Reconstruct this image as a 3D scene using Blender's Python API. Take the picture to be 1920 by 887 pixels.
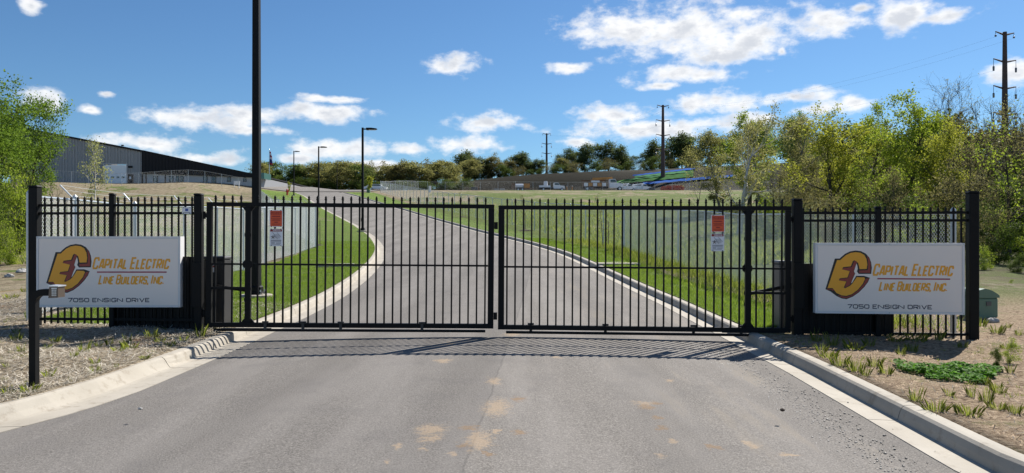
import bpy, math, random
import numpy as np
from mathutils import Vector, Matrix

# ------------------------------------------------------------------ scene, camera, light
for o in list(bpy.data.objects):
    bpy.data.objects.remove(o)
scene = bpy.context.scene
COL = scene.collection
F, CX, HV, CH = 1400.0, 960.0, 440.0, 1.70      # focal length in photo pixels, centre column, horizon row, eye height

cam_d = bpy.data.cameras.new('camera'); cam = bpy.data.objects.new('camera', cam_d); COL.objects.link(cam)
cam.location = (0, 0, CH); cam.rotation_euler = (math.radians(90), 0, 0)
cam_d.sensor_width = 36; cam_d.lens = 36 * F / 1920; cam_d.shift_y = -3.5 / 1920
cam_d.clip_start = 0.1; cam_d.clip_end = 6000
scene.camera = cam

SUN = Vector((0.68, 0.80, 1.0)).normalized()
SUN_EL = math.asin(SUN.z); SUN_AZ = math.atan2(SUN.x, SUN.y)
sd = bpy.data.lights.new('sun', 'SUN'); sd.energy = 5.0; sd.angle = math.radians(0.40); sd.color = (1.0, 0.95, 0.87)
sun = bpy.data.objects.new('sun', sd); COL.objects.link(sun)
sun.rotation_euler = SUN.to_track_quat('Z', 'Y').to_euler(); sun.location = (30, 40, 60)

SKY_STRENGTH = 0.053
world = bpy.data.worlds.new('World'); scene.world = world; world.use_nodes = True
def build_world():
    nt = world.node_tree; N = nt.nodes; L = nt.links
    N.clear()
    def math_(op, a, b=None, c=None, clamp=False):
        n = N.new('ShaderNodeMath'); n.operation = op; n.use_clamp = clamp
        for i, v in enumerate((a, b, c)):
            if v is None: continue
            if isinstance(v, (int, float)): n.inputs[i].default_value = v
            else: L.new(v, n.inputs[i])
        return n.outputs[0]
    def vmath(op, a, b=None, c=None, out=0):
        n = N.new('ShaderNodeVectorMath'); n.operation = op
        for i, v in enumerate((a, b, c)):
            if v is None: continue
            if isinstance(v, tuple): n.inputs[i].default_value = v
            else: L.new(v, n.inputs[i])
        return n.outputs[out]
    sky = N.new('ShaderNodeTexSky'); sky.sky_type = 'NISHITA'; sky.sun_disc = False
    sky.sun_elevation = SUN_EL; sky.sun_rotation = SUN_AZ
    sky.air_density = 1.0; sky.dust_density = 0.25; sky.ozone_density = 3.0; sky.altitude = 200
    tc = N.new('ShaderNodeTexCoord'); d = tc.outputs['Generated']
    sep = N.new('ShaderNodeSeparateXYZ'); L.new(d, sep.inputs[0])
    az = math_('ARCTAN2', sep.outputs[0], sep.outputs[1]); el = math_('ARCSINE', sep.outputs[2])
    cmb = N.new('ShaderNodeCombineXYZ'); L.new(az, cmb.inputs[0]); L.new(el, cmb.inputs[1]); q0 = cmb.outputs[0]
    def noise(vec, scale, detail, rough=0.55):
        n = N.new('ShaderNodeTexNoise'); n.inputs['Scale'].default_value = scale; n.inputs['Detail'].default_value = detail
        n.inputs['Roughness'].default_value = rough; L.new(vec, n.inputs['Vector']); return n
    stretch = vmath('MULTIPLY', q0, (1.0, 1.7, 1.0))
    warp = noise(stretch, 9.0, 3.0)
    wv = vmath('MULTIPLY_ADD', warp.outputs['Color'], (0.035, 0.016, 0.0), (-0.0175, -0.008, 0.0))
    q = vmath('ADD', q0, wv)
    fb = noise(stretch, 24.0, 7.0, 0.60).outputs['Fac']
    off = vmath('ADD', stretch, (0.014, 0.022, 0.0))
    fb2 = noise(off, 24.0, 4.0, 0.55).outputs['Fac']
    # the clouds that stand over the site: centre column/row and half sizes as seen from the gate
    clouds = [(1300,55,170,46),(1190,52,110,36),(1105,64,66,13),(1400,66,85,40),(1345,104,95,20),(1545,47,90,25),(1690,28,58,30),
              (1765,33,58,12),(1280,139,96,17),(848,118,48,15),(1067,128,40,9),(1340,193,82,18),(1490,184,72,14),(1597,191,36,12),
              (1160,211,86,15),(1200,240,130,18),(1370,232,120,14),(912,234,62,15),(875,272,66,17),(762,282,42,12),(600,210,82,17),
              (625,184,60,8),(375,222,110,20),(480,212,62,13),(480,241,76,9),(280,270,92,16),(395,295,62,11),(640,281,92,19),
              (72,186,42,20),(158,204,28,8),(198,176,20,6),(58,8,22,16),(1900,140,44,26),(1620,14,26,9),(560,300,50,9),(1462,96,10,7),
              (1075,266,34,8),(700,310,60,9),(1240,160,36,6),(1540,206,60,12)]
    m = None
    for (u, v, a, b) in clouds:
        t = math.atan((u-CX)/F); ca = math.cos(t); e = math.atan((HV-v)/F*ca)
        aw = a/F*ca*ca*1.18; eh = b/F*ca*1.25
        s = vmath('MULTIPLY_ADD', q, (1/aw, 1/eh, 0.0), (-t/aw, -e/eh, 0.0))
        ln = vmath('LENGTH', s, out=1)
        m = ln if m is None else math_('MINIMUM', m, ln)
    inside = math_('SUBTRACT', 1.0, m)
    inside = math_('MAXIMUM', inside, -1.5)
    # away from the view the same kind of scattered fair-weather cloud goes on
    gen = noise(vmath('MULTIPLY', q0, (1.0, 2.4, 1.0)), 3.1, 3.0).outputs['Fac']
    gen = math_('MULTIPLY_ADD', gen, 5.0, -3.05)
    aaz = math_('ABSOLUTE', az)
    side = N.new('ShaderNodeMapRange'); side.interpolation_type = 'SMOOTHSTEP'
    L.new(math_('MAXIMUM', aaz, math_('MULTIPLY', el, 1.75)), side.inputs[0]); side.inputs[1].default_value = 0.62; side.inputs[2].default_value = 0.80
    mix = N.new('ShaderNodeMix'); mix.data_type = 'FLOAT'
    L.new(side.outputs[0], mix.inputs[0]); L.new(inside, mix.inputs[2]); L.new(gen, mix.inputs[3])
    dens0 = math_('MULTIPLY_ADD', fb, 2.9, -1.42)
    dens = math_('ADD', math_('MULTIPLY', mix.outputs[0], 1.0), dens0)
    cov = N.new('ShaderNodeMapRange'); cov.interpolation_type = 'SMOOTHSTEP'
    L.new(dens, cov.inputs[0]); cov.inputs[1].default_value = -0.12; cov.inputs[2].default_value = 0.85
    cov.inputs[4].default_value = 0.97
    up = N.new('ShaderNodeMapRange'); L.new(el, up.inputs[0]); up.inputs[1].default_value = 0.0; up.inputs[2].default_value = 0.03
    covf = math_('MULTIPLY', cov.outputs[0], up.outputs[0], clamp=True)
    # thick middles are a little greyer than the sunlit rims
    thick = N.new('ShaderNodeMapRange'); thick.interpolation_type = 'SMOOTHSTEP'
    L.new(math_('ADD', math_('MULTIPLY', dens, 0.8), math_('MULTIPLY_ADD', fb2, 2.2, -1.1)), thick.inputs[0])
    thick.inputs[1].default_value = 0.30; thick.inputs[2].default_value = 1.15
    cr = N.new('ShaderNodeMix'); cr.data_type = 'RGBA'
    k = 12.4
    cr.inputs[6].default_value = (1.0*k, 1.0*k, 1.0*k, 1); cr.inputs[7].default_value = (0.66*k, 0.69*k, 0.745*k, 1)
    L.new(thick.outputs[0], cr.inputs[0])
    tint = N.new('ShaderNodeMix'); tint.data_type = 'RGBA'; tint.blend_type = 'MULTIPLY'; tint.inputs[0].default_value = 1.0
    L.new(sky.outputs[0], tint.inputs[6]); tint.inputs[7].default_value = (0.71, 1.0, 1.23, 1)
    fin = N.new('ShaderNodeMix'); fin.data_type = 'RGBA'
    L.new(covf, fin.inputs[0]); L.new(tint.outputs[2], fin.inputs[6]); L.new(cr.outputs[2], fin.inputs[7])
    bg = N.new('ShaderNodeBackground'); bg.inputs[1].default_value = SKY_STRENGTH
    L.new(fin.outputs[2], bg.inputs[0])
    out = N.new('ShaderNodeOutputWorld'); L.new(bg.outputs[0], out.inputs[0])
build_world()
world.cycles.sampling_method = 'MANUAL'; world.cycles.sample_map_resolution = 512

vs = scene.view_settings
vs.view_transform = 'Standard'; vs.look = 'None'; vs.exposure = 0.70; vs.gamma = 1.0; vs.use_curve_mapping = False
scene.cycles.max_bounces = 6; scene.cycles.transparent_max_bounces = 8
scene.cycles.use_denoising = True

rnd = random.Random(7)

# ------------------------------------------------------------------ helpers: mesh building, tagging, copying
class MB:
    def __init__(s): s.v = []; s.f = []; s.m = []
    def add(s, vs_, fs, mi=0):
        n = len(s.v); s.v.extend([tuple(p) for p in vs_]); s.f.extend([tuple(i+n for i in f) for f in fs]); s.m.extend([mi]*len(fs)); return s
    def box(s, x0, x1, y0, y1, z0, z1, mi=0):
        return s.add([(x0,y0,z0),(x1,y0,z0),(x1,y1,z0),(x0,y1,z0),(x0,y0,z1),(x1,y0,z1),(x1,y1,z1),(x0,y1,z1)],
              [(0,3,2,1),(4,5,6,7),(0,1,5,4),(1,2,6,5),(2,3,7,6),(3,0,4,7)], mi)
    def cbox(s, c, d, mi=0):
        return s.box(c[0]-d[0]/2, c[0]+d[0]/2, c[1]-d[1]/2, c[1]+d[1]/2, c[2]-d[2]/2, c[2]+d[2]/2, mi)
    def bbox(s, x0, x1, y0, y1, z0, z1, b, mi=0):
        """box with chamfered vertical and top edges"""
        def ring(e, z): return [(x0+e,y0+b,z),(x0+b,y0+e,z),(x1-b,y0+e,z),(x1-e,y0+b,z),(x1-e,y1-b,z),(x1-b,y1-e,z),(x0+b,y1-e,z),(x0+e,y1-b,z)]
        vv = ring(0,z0)+ring(0,z1-b)+ring(b*0.8,z1)
        ff = [tuple(range(7,-1,-1)), tuple(range(16,24))]
        for r in range(2):
            for i in range(8): ff.append((r*8+i, r*8+(i+1)%8, r*8+8+(i+1)%8, r*8+8+i))
        return s.add(vv, ff, mi)
    def tube(s, pts, rad, n=6, cap=True, mi=0):
        pts = [Vector(p) for p in pts]; k = len(pts)
        if not hasattr(rad, '__len__'): rad = [rad]*k
        ref = None; rings = []
        for i in range(k):
            t = (pts[min(i+1,k-1)]-pts[max(i-1,0)])
            t = t.normalized() if t.length > 1e-9 else Vector((0,0,1))
            if ref is None:
                ref = t.orthogonal().normalized()
            else:
                ref = (ref - t*ref.dot(t))
                ref = ref.normalized() if ref.length > 1e-6 else t.orthogonal().normalized()
            b = t.cross(ref)
            rings.append([pts[i]+(ref*math.cos(2*math.pi*j/n)+b*math.sin(2*math.pi*j/n))*rad[i] for j in range(n)])
        vv = [p for r in rings for p in r]; ff = []
        for i in range(k-1):
            for j in range(n): ff.append((i*n+j, i*n+(j+1)%n, (i+1)*n+(j+1)%n, (i+1)*n+j))
        if cap: ff.append(tuple(range(n-1,-1,-1))); ff.append(tuple(range((k-1)*n, k*n)))
        return s.add(vv, ff, mi)
    def bar(s, a, b, w, d, up=(0,0,1), mi=0):
        """rectangular bar from a to b"""
        a = Vector(a); b = Vector(b); t = (b-a).normalized(); u = Vector(up)
        if abs(t.dot(u)) > .99: u = Vector((0,1,0))
        sx = t.cross(u).normalized()*w/2; sz = sx.cross(t).normalized()*d/2
        vv = [a-sx-sz,a+sx-sz,a+sx+sz,a-sx+sz,b-sx-sz,b+sx-sz,b+sx+sz,b-sx+sz]
        return s.add(vv, [(0,3,2,1),(4,5,6,7),(0,1,5,4),(1,2,6,5),(2,3,7,6),(3,0,4,7)], mi)
    def prism_xz(s, poly, y0, y1, mi=0):
        """poly in (x,z), extruded along y from y0 (front) to y1"""
        n = len(poly)
        vv = [(x,y0,z) for x,z in poly]+[(x,y1,z) for x,z in poly]
        ff = [tuple(range(n)), tuple(range(2*n-1,n-1,-1))]
        for i in range(n): ff.append((i, n+i, n+(i+1)%n, (i+1)%n))
        return s.add(vv, ff, mi)
    def cyl(s, c, r, h, n=16, axis='z', r2=None, mi=0):
        c = Vector(c); ax = {'x':Vector((1,0,0)),'y':Vector((0,1,0)),'z':Vector((0,0,1))}[axis]
        return s.tube([c, c+ax*h], [r, r if r2 is None else r2], n, True, mi)
    def build(s, name, mats, parent=None, smooth=False, loc=None):
        me = bpy.data.meshes.new(name); me.from_pydata(s.v, [], s.f)
        if not isinstance(mats, (list, tuple)): mats = [mats]
        for m in mats: me.materials.append(m)
        if len(mats) > 1: me.polygons.foreach_set('material_index', s.m)
        if smooth: me.polygons.foreach_set('use_smooth', [True]*len(s.f))
        me.update()
        o = bpy.data.objects.new(name, me); COL.objects.link(o)
        if parent is not None: o.parent = parent
        if loc is not None: o.location = loc
        return o

def mesh_np(name, V, Fq, mat, parent=None, smooth=False):
    """V (n,3) array, Fq (m,k) array of equal-size faces"""
    V = np.asarray(V, dtype=np.float32); Fq = np.asarray(Fq, dtype=np.int32)
    me = bpy.data.meshes.new(name); k = Fq.shape[1]
    me.vertices.add(len(V)); me.vertices.foreach_set('co', V.ravel())
    me.loops.add(Fq.size); me.loops.foreach_set('vertex_index', Fq.ravel())
    me.polygons.add(len(Fq)); me.polygons.foreach_set('loop_start', np.arange(0, Fq.size, k, dtype=np.int32))
    if smooth: me.polygons.foreach_set('use_smooth', np.ones(len(Fq), dtype=bool))
    me.update(calc_edges=True); me.materials.append(mat)
    o = bpy.data.objects.new(name, me); COL.objects.link(o)
    if parent is not None: o.parent = parent
    return o

def tag(o, label=None, cat=None, group=None, kind=None):
    if label: o['label'] = label
    if cat: o['category'] = cat
    if group: o['group'] = group
    if kind: o['kind'] = kind
    return o
def thing(name, label, cat, loc=(0,0,0), rz=0.0, group=None):
    o = bpy.data.objects.new(name, None); COL.objects.link(o)
    o.location = loc; o.rotation_euler = (0,0,rz); o.empty_display_size = 0.2
    return tag(o, label, cat, group)
KIDS = {}
def copy_tree(o, parent=None):
    c = o.copy(); COL.objects.link(c); c.parent = parent
    for ch in [x for x in o.children]: copy_tree(ch, c)
    return c
def share(o, name, parent, loc, rz=0.0, scale=None):
    """another object on the same mesh"""
    c = bpy.data.objects.new(name, o.data); COL.objects.link(c); c.parent = parent; c.location = loc
    c.rotation_euler = (0,0,rz)
    if scale: c.scale = scale
    return c

# ------------------------------------------------------------------ materials
def nodes(name):
    m = bpy.data.materials.new(name); m.use_nodes = True
    nt = m.node_tree; return m, nt, nt.nodes, nt.links, nt.nodes['Principled BSDF']
def mat(name, col, rough=0.6, metal=0.0, var=0.0, vscale=6.0, bump=0.0, bscale=60.0, spec=0.5):
    m, nt, N, L, P = nodes(name)
    P.inputs['Base Color'].default_value = (*col, 1); P.inputs['Roughness'].default_value = rough
    P.inputs['Metallic'].default_value = metal; P.inputs['Specular IOR Level'].default_value = spec
    if var or bump:
        tc = N.new('ShaderNodeTexCoord')
    if var:
        n = N.new('ShaderNodeTexNoise'); n.inputs['Scale'].default_value = vscale; n.inputs['Detail'].default_value = 6
        L.new(tc.outputs['Object'], n.inputs['Vector'])
        mx = N.new('ShaderNodeMix'); mx.data_type = 'RGBA'; L.new(n.outputs['Fac'], mx.inputs[0])
        mx.inputs[6].default_value = (*[max(0,c*(1-var)) for c in col], 1); mx.inputs[7].default_value = (*[min(1,c*(1+var)) for c in col], 1)
        L.new(mx.outputs[2], P.inputs['Base Color'])
    if bump:
        n2 = N.new('ShaderNodeTexNoise'); n2.inputs['Scale'].default_value = bscale; n2.inputs['Detail'].default_value = 4
        L.new(tc.outputs['Object'], n2.inputs['Vector'])
        b = N.new('ShaderNodeBump'); b.inputs['Strength'].default_value = bump; b.inputs['Distance'].default_value = 0.01
        L.new(n2.outputs['Fac'], b.inputs['Height']); L.new(b.outputs[0], P.inputs['Normal'])
    return m
def ramp(N, L, fac, stops):
    r = N.new('ShaderNodeValToRGB'); e = r.color_ramp.elements
    while len(e) < len(stops): e.new(0.5)
    for i, (p, c) in enumerate(stops): e[i].position = p; e[i].color = (*c, 1)
    L.new(fac, r.inputs[0]); return r.outputs[0]
def leaf_mat(name, c1, c2, trans=0.5):
    m, nt, N, L, P = nodes(name)
    g = N.new('ShaderNodeNewGeometry')
    col = ramp(N, L, g.outputs['Random Per Island'], [(0.0, c1), (1.0, c2)])
    P.inputs['Roughness'].default_value = 0.65; P.inputs['Specular IOR Level'].default_value = 0.12
    L.new(col, P.inputs['Base Color'])
    t = N.new('ShaderNodeBsdfTranslucent'); L.new(col, t.inputs[0])
    mx = N.new('ShaderNodeMixShader'); mx.inputs[0].default_value = trans
    L.new(P.outputs[0], mx.inputs[1]); L.new(t.outputs[0], mx.inputs[2])
    L.new(mx.outputs[0], N['Material Output'].inputs['Surface'])
    return m
def mixc(N, L, fac, a, b):
    mx = N.new('ShaderNodeMix'); mx.data_type = 'RGBA'
    if isinstance(fac, (int, float)): mx.inputs[0].default_value = fac
    else: L.new(fac, mx.inputs[0])
    for i, c in ((6, a), (7, b)):
        if isinstance(c, tuple): mx.inputs[i].default_value = (*c, 1)
        else: L.new(c, mx.inputs[i])
    return mx.outputs[2]
def nz(N, L, vec, scale, detail=4.0, rough=0.55):
    n = N.new('ShaderNodeTexNoise'); n.inputs['Scale'].default_value = scale; n.inputs['Detail'].default_value = detail
    n.inputs['Roughness'].default_value = rough; L.new(vec, n.inputs['Vector']); return n.outputs['Fac']
def mrange(N, L, v, a, b, lo=0.0, hi=1.0):
    r = N.new('ShaderNodeMapRange'); r.interpolation_type = 'SMOOTHSTEP'; L.new(v, r.inputs[0])
    r.inputs[1].default_value = a; r.inputs[2].default_value = b; r.inputs[3].default_value = lo; r.inputs[4].default_value = hi
    return r.outputs[0]
def mth(N, L, op, a, b=None):
    n = N.new('ShaderNodeMath'); n.operation = op
    for i, v in enumerate((a, b)):
        if v is None: continue
        if isinstance(v, (int, float)): n.inputs[i].default_value = v
        else: L.new(v, n.inputs[i])
    return n.outputs[0]

M = {}
M['black'] = mat('black_powder_coat', (0.0055, 0.0055, 0.006), 0.55, 0.0, 0.25, 9.0, 0.05, 120, 0.2)
M['black_panel'] = mat('black_ribbed_steel', (0.006, 0.006, 0.0065), 0.5, 0.0, 0.3, 4.0, 0.0, 60, 0.3)
M['galv'] = mat('galvanised_steel', (0.50, 0.53, 0.55), 0.42, 0.55, 0.15, 14.0)
M['wire'] = mat('galvanised_wire', (0.68, 0.70, 0.70), 0.6, 0.0)
M['sign_white'] = mat('white_sign_cabinet', (0.72, 0.72, 0.72), 0.4, 0.0, 0.03, 3.0)
M['sign_face'] = mat('white_sign_face', (0.90, 0.82, 0.755), 0.3, 0.0, 0.02, 2.0)
M['gold'] = mat('gold_print', (0.92, 0.42, 0.03), 0.4)
M['maroon'] = mat('maroon_print', (0.30, 0.045, 0.035), 0.4)
M['ink'] = mat('black_print', (0.012, 0.011, 0.012), 0.4)
M['navy'] = mat('navy_print', (0.015, 0.025, 0.06), 0.4)
M['red_line'] = mat('crimson_print', (0.34, 0.012, 0.05), 0.4)
M['orange_sign'] = mat('orange_red_sign', (0.74, 0.10, 0.025), 0.45, 0.0, 0.06, 12)
M['dark_red'] = mat('dark_red_print', (0.28, 0.02, 0.015), 0.45)
M['white_sign'] = mat('white_plastic_sign', (0.78, 0.79, 0.82), 0.45, 0.0, 0.04, 12)
M['grey_print'] = mat('grey_print', (0.22, 0.23, 0.26), 0.5)
M['blue_print'] = mat('blue_print', (0.05, 0.10, 0.35), 0.5)
M['concrete'] = None
M['bronze'] = mat('bronze_keypad', (0.14, 0.11, 0.09), 0.35, 0.4)
M['operator_grey'] = mat('grey_operator_box', (0.10, 0.098, 0.095), 0.5, 0.0, 0.1, 5)
M['operator_dark'] = mat('charcoal_operator_box', (0.028, 0.027, 0.027), 0.5, 0.0, 0.1, 5)
M['metal_light'] = mat('light_metal', (0.62, 0.64, 0.66), 0.35, 0.5)
M['wall_grey'] = mat('grey_metal_siding', (0.31, 0.315, 0.325), 0.45, 0.1, 0.05, 0.3)
M['wall_dark'] = mat('charcoal_metal_siding', (0.019, 0.019, 0.022), 0.7, 0.0, 0.06, 0.3, 0.0, 60, 0.2)
M['wall_low'] = mat('pale_grey_wall', (0.45, 0.455, 0.46), 0.6, 0.0, 0.06, 0.4)
M['door_white'] = mat('white_overhead_door', (0.84, 0.86, 0.88), 0.45)
M['glass_dark'] = mat('dark_glass', (0.03, 0.04, 0.05), 0.08, 0.0, spec=0.8)
M['green_glass'] = mat('green_glass', (0.07, 0.16, 0.15), 0.15)
M['white_paint'] = mat('white_vehicle_paint', (0.78, 0.79, 0.80), 0.3, 0.0, 0.03, 2)
M['orange_paint'] = mat('orange_machine_paint', (0.50, 0.22, 0.045), 0.45, 0.0, 0.3, 1.5)
M['brown_rust'] = mat('rust_brown', (0.16, 0.09, 0.05), 0.7, 0.0, 0.4, 2)
M['red_reel'] = mat('red_painted_steel', (0.42, 0.085, 0.04), 0.5, 0.0, 0.2, 2)
M['rubber'] = mat('tyre_rubber', (0.015, 0.015, 0.015), 0.8)
M['red_hydrant'] = mat('red_hydrant_paint', (0.50, 0.03, 0.02), 0.4)
M['utility_green'] = mat('green_utility_box', (0.12, 0.205, 0.145), 0.5, 0.0, 0.08, 3)
M['stone'] = mat('pale_stone', (0.36, 0.35, 0.33), 0.9, 0.0, 0.25, 5, 0.4, 20)
M['pylon'] = mat('weathered_steel_pole', (0.075, 0.045, 0.04), 0.7, 0.0, 0.3, 0.4)
M['insulator'] = mat('grey_insulator', (0.12, 0.13, 0.16), 0.3)
M['bark'] = mat('dark_bark', (0.050, 0.041, 0.032), 0.9, 0.0, 0.35, 4, 0.6, 12)
M['bark_far'] = mat('grey_brown_bark', (0.13, 0.11, 0.09), 0.9, 0.0, 0.3, 2)
M['bark_pale'] = mat('pale_sycamore_bark', (0.50, 0.46, 0.40), 0.8, 0.0, 0.45, 2.2)
M['bark_grey'] = mat('grey_twig_bark', (0.17, 0.15, 0.125), 0.9, 0.0, 0.3, 3)
M['stake'] = mat('wooden_stake', (0.20, 0.15, 0.10), 0.8, 0.0, 0.2, 10)
M['mulch'] = mat('dark_mulch', (0.05, 0.035, 0.025), 0.95, 0.0, 0.5, 25, 0.8, 40)
M['flag_red'] = mat('flag_red', (0.45, 0.03, 0.05), 0.7); M['flag_white'] = mat('flag_white', (0.75,0.75,0.75), 0.7); M['flag_blue'] = mat('flag_blue', (0.03,0.05,0.2), 0.7)
M['leaf_green'] = leaf_mat('spring_green_leaves', (0.07, 0.13, 0.016), (0.22, 0.33, 0.035), 0.48)
M['leaf_yellow'] = leaf_mat('yellow_green_leaves', (0.2, 0.225, 0.022), (0.46, 0.47, 0.06), 0.52)
M['leaf_lime'] = leaf_mat('lime_leaves', (0.15, 0.22, 0.02), (0.38, 0.46, 0.05), 0.52)
M['leaf_olive'] = leaf_mat('olive_buds', (0.17, 0.175, 0.055), (0.38, 0.36, 0.12), 0.5)
M['leaf_brown'] = leaf_mat('brown_green_buds', (0.13, 0.125, 0.05), (0.27, 0.245, 0.09), 0.5)
M['leaf_dark'] = leaf_mat('dark_green_leaves', (0.055, 0.078, 0.026), (0.14, 0.18, 0.055), 0.45)
M['leaf_mid'] = leaf_mat('mid_green_leaves', (0.075, 0.115, 0.026), (0.18, 0.24, 0.055), 0.47)
M['leaf_pale'] = leaf_mat('pale_sapling_leaves', (0.28, 0.30, 0.10), (0.45, 0.46, 0.18), 0.4)
M['leaf_shrub'] = leaf_mat('shrub_leaves', (0.045, 0.075, 0.014), (0.13, 0.18, 0.028), 0.42)
M['grass'] = leaf_mat('lawn_grass', (0.13, 0.215, 0.022), (0.27, 0.365, 0.045), 0.5)
M['tuft'] = leaf_mat('tuft_grass', (0.14, 0.20, 0.02), (0.40, 0.43, 0.09), 0.5)
M['clover'] = leaf_mat('clover_leaves', (0.06, 0.17, 0.015), (0.15, 0.32, 0.035), 0.45)
M['straw'] = leaf_mat('straw', (0.20, 0.165, 0.115), (0.70, 0.64, 0.53), 0.15)
M['tarp_green'] = mat('green_erosion_blanket', (0.045, 0.13, 0.035), 0.95, 0.0, 0.6, 0.7, 0.0, 2, 0.05)
M['tarp_blue'] = mat('blue_erosion_tarp', (0.012, 0.085, 0.34), 0.9, 0.0, 0.4, 0.8, 0.0, 2, 0.05)
M['tarp_pale'] = mat('pale_green_tarp', (0.06, 0.19, 0.08), 0.9, 0.0, 0.5, 0.9, 0.0, 2, 0.05)

def concrete_mat():
    m, nt, N, L, P = nodes('pale_concrete'); tc = N.new('ShaderNodeTexCoord'); O = tc.outputs['Object']
    a = nz(N, L, O, 1.3, 5); b = nz(N, L, O, 70, 3); c = nz(N, L, O, 5.5, 6, 0.7)
    col = ramp(N, L, a, [(0.3, (0.335, 0.30, 0.245)), (0.7, (0.44, 0.40, 0.335))])
    col = mixc(N, L, mrange(N, L, c, 0.52, 0.68, 0, 0.65), col, (0.235, 0.195, 0.145))
    col = mixc(N, L, mth(N, L, 'MULTIPLY', b, 0.22), col, (0.25, 0.23, 0.2))
    L.new(col, P.inputs['Base Color']); P.inputs['Roughness'].default_value = 0.85
    bp = N.new('ShaderNodeBump'); bp.inputs['Strength'].default_value = 0.3; bp.inputs['Distance'].default_value = 0.006
    L.new(b, bp.inputs['Height']); L.new(bp.outputs[0], P.inputs['Normal'])
    return m
M['concrete'] = concrete_mat()

# ------------------------------------------------------------------ terrain profile and pixel helpers
_py = [-400,-40,0,12,16,20,25,30,38,46,55,68,80,92,110,127,145,160,175,190,205,225,260,400,900,3000]
_pz = [-2,-.3,0,0,.05,.16,.35,.58,.95,1.4,1.95,2.95,3.95,4.98,6.6,8.25,9.85,11.1,12.1,12.9,13.5,13.9,14.1,14.3,15,18]
_gy = np.concatenate([np.arange(-400,-20,10.), np.arange(-20,300,1.0), np.arange(300,3001,50.)])
_gz = np.interp(_gy, _py, _pz)
_sm = _gz.copy()
for _ in range(6):
    _sm[1:-1] = (_sm[:-2]+2*_sm[1:-1]+_sm[2:])/4
def prof(y): return np.interp(y, _gy, _sm)
def sstep(a, b, x):
    t = np.clip((np.asarray(x, dtype=float)-a)/(b-a), 0, 1); return t*t*(3-2*t)
# asphalt edges, in metres, from the gate up the drive
_ly = [-40,-2,0,3,5,6.4,7.15,8.07,10,13.2,14.4,19,24.8,31,37.3,48,60,71.5,90,123,150,230]
_lx = [-40,-22,-14,-6.6,-4.85,-4.39,-4.15,-4.04,-4.05,-4.12,-4.12,-4.2,-4.62,-5.3,-6.25,-8.7,-12.2,-16.1,-22.6,-33.7,-43.8,-74]
_ry = [-40,-2,0,2,5.3,7.6,9.3,12.5,17.3,25.3,31,36.5,42,48,57,66,87,108,133,150,230]
_rx = [40,22,9,3.6,3.18,3.31,3.40,3.46,3.46,2.95,2.55,1.95,.8,-.82,-3.4,-6.2,-12.8,-20.0,-28.9,-35,-63]
def _smooth(yy, xx, w):
    g = np.arange(-40, 231, 0.25); v = np.interp(g, yy, xx); n = v.copy()
    k = max(1, int(w/0.25))
    for _ in range(2):
        c = np.cumsum(np.pad(n, (k+1, k), 'edge')); n = (c[2*k+1:]-c[:-2*k-1])/(2*k+1)
    # keep the near part crisp
    t = sstep(13, 22, g); return g, v*(1-t)+n*t
_Lg, _Lv = _smooth(_ly, _lx, 3.0); _Rg, _Rv = _smooth(_ry, _rx, 3.5)
def Ledge(y): return np.interp(y, _Lg, _Lv)
def Redge(y): return np.interp(y, _Rg, _Rv)
GUT_L, GUT_R, KERB = 0.33, 0.27, 0.20
def Lback(y): return Ledge(y)-GUT_L-KERB
def Rback(y): return Redge(y)+GUT_R+KERB
def kerb_h(y): return 0.135*(1-sstep(140, 150, y))
def hill(x, y):
    h = np.interp(x, [-60,-28,-20,4,34,61,95,140,220], [0,1.5,4.6,7.4,8.8,10.2,12,13,10])
    k = sstep(28, 44, x); a = 234-20*k; b = 243+9*k          # steep cut bank on the left, gentler tarped slope on the right
    t = np.clip((np.asarray(y, dtype=float)-a)/(b-a), 0, 1)
    return h*t*t*(3-2*t)*(1-sstep(300, 420, y)*0.6)
def gz(x, y):
    x = np.asarray(x, dtype=float); y = np.asarray(y, dtype=float)
    b = prof(y)
    k = np.where(y < 12, 0, b)
    # the land falls away towards the woods on either side
    dr = sstep(0, 16, x-(0.36*y+2.5)); dl = sstep(0, 14, (-0.60*y-3.0)-x)
    low = 1-0.62*np.maximum(dr, dl)*(1-sstep(70, 140, y))
    z = np.where(y < 12, b, k*low)
    z = z + kerb_h(y)
    dl2 = np.clip(Lback(y)-x, 0, 30); dr2 = np.clip(x-Rback(y), 0, 30)
    near = 1-sstep(14, 30, y)
    z = z + 0.028*np.minimum(dl2, 6)*near - 0.018*np.minimum(dr2, 4)*near
    z = z + 1.7*sstep(-42, -60, x)*sstep(105, 135, y)*(1-sstep(170, 260, y)*0.6)
    d = np.minimum(np.where(dl2 > 0, dl2, 99), np.where(dr2 > 0, dr2, 99)); d = np.where(d > 90, 0, d)
    amp = sstep(0.1, 1.2, d)
    z = z + amp*(0.022*np.sin(x*2.1+1.3*np.sin(y*1.7))+0.018*np.sin(y*2.9+x*1.1)+0.012*np.sin(5.1*x-3.7*y))*(1-sstep(60, 100, y))
    z = z + sstep(3, 20, d)*sstep(40, 80, y)*(0.25*np.sin(x*.23+y*.11)+0.18*np.sin(y*.31-x*.17))*(1-sstep(125,165,y)*0.9)
    return z + hill(x, y)
def G(x, y): return float(gz(x, y))
def at(u, v, Y): return Vector(((u-CX)/F*Y, Y, CH-(v-HV)/F*Y))
def px(u, Y): return (u-CX)/F*Y
def ground_px(u, v, lo=4.0, hi=220.0):
    """where the sight line through photo pixel (u,v) meets the ground"""
    ys = np.concatenate([np.arange(lo, 60, 0.05), np.arange(60, hi, 0.5)])
    d = CH-(v-HV)/F*ys - gz((u-CX)/F*ys, ys)
    i = int(np.argmax(d < 0)) if (d < 0).any() else len(ys)-1
    y = float(ys[i]); x = (u-CX)/F*y
    return Vector((x, y, G(x, y)))

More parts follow.
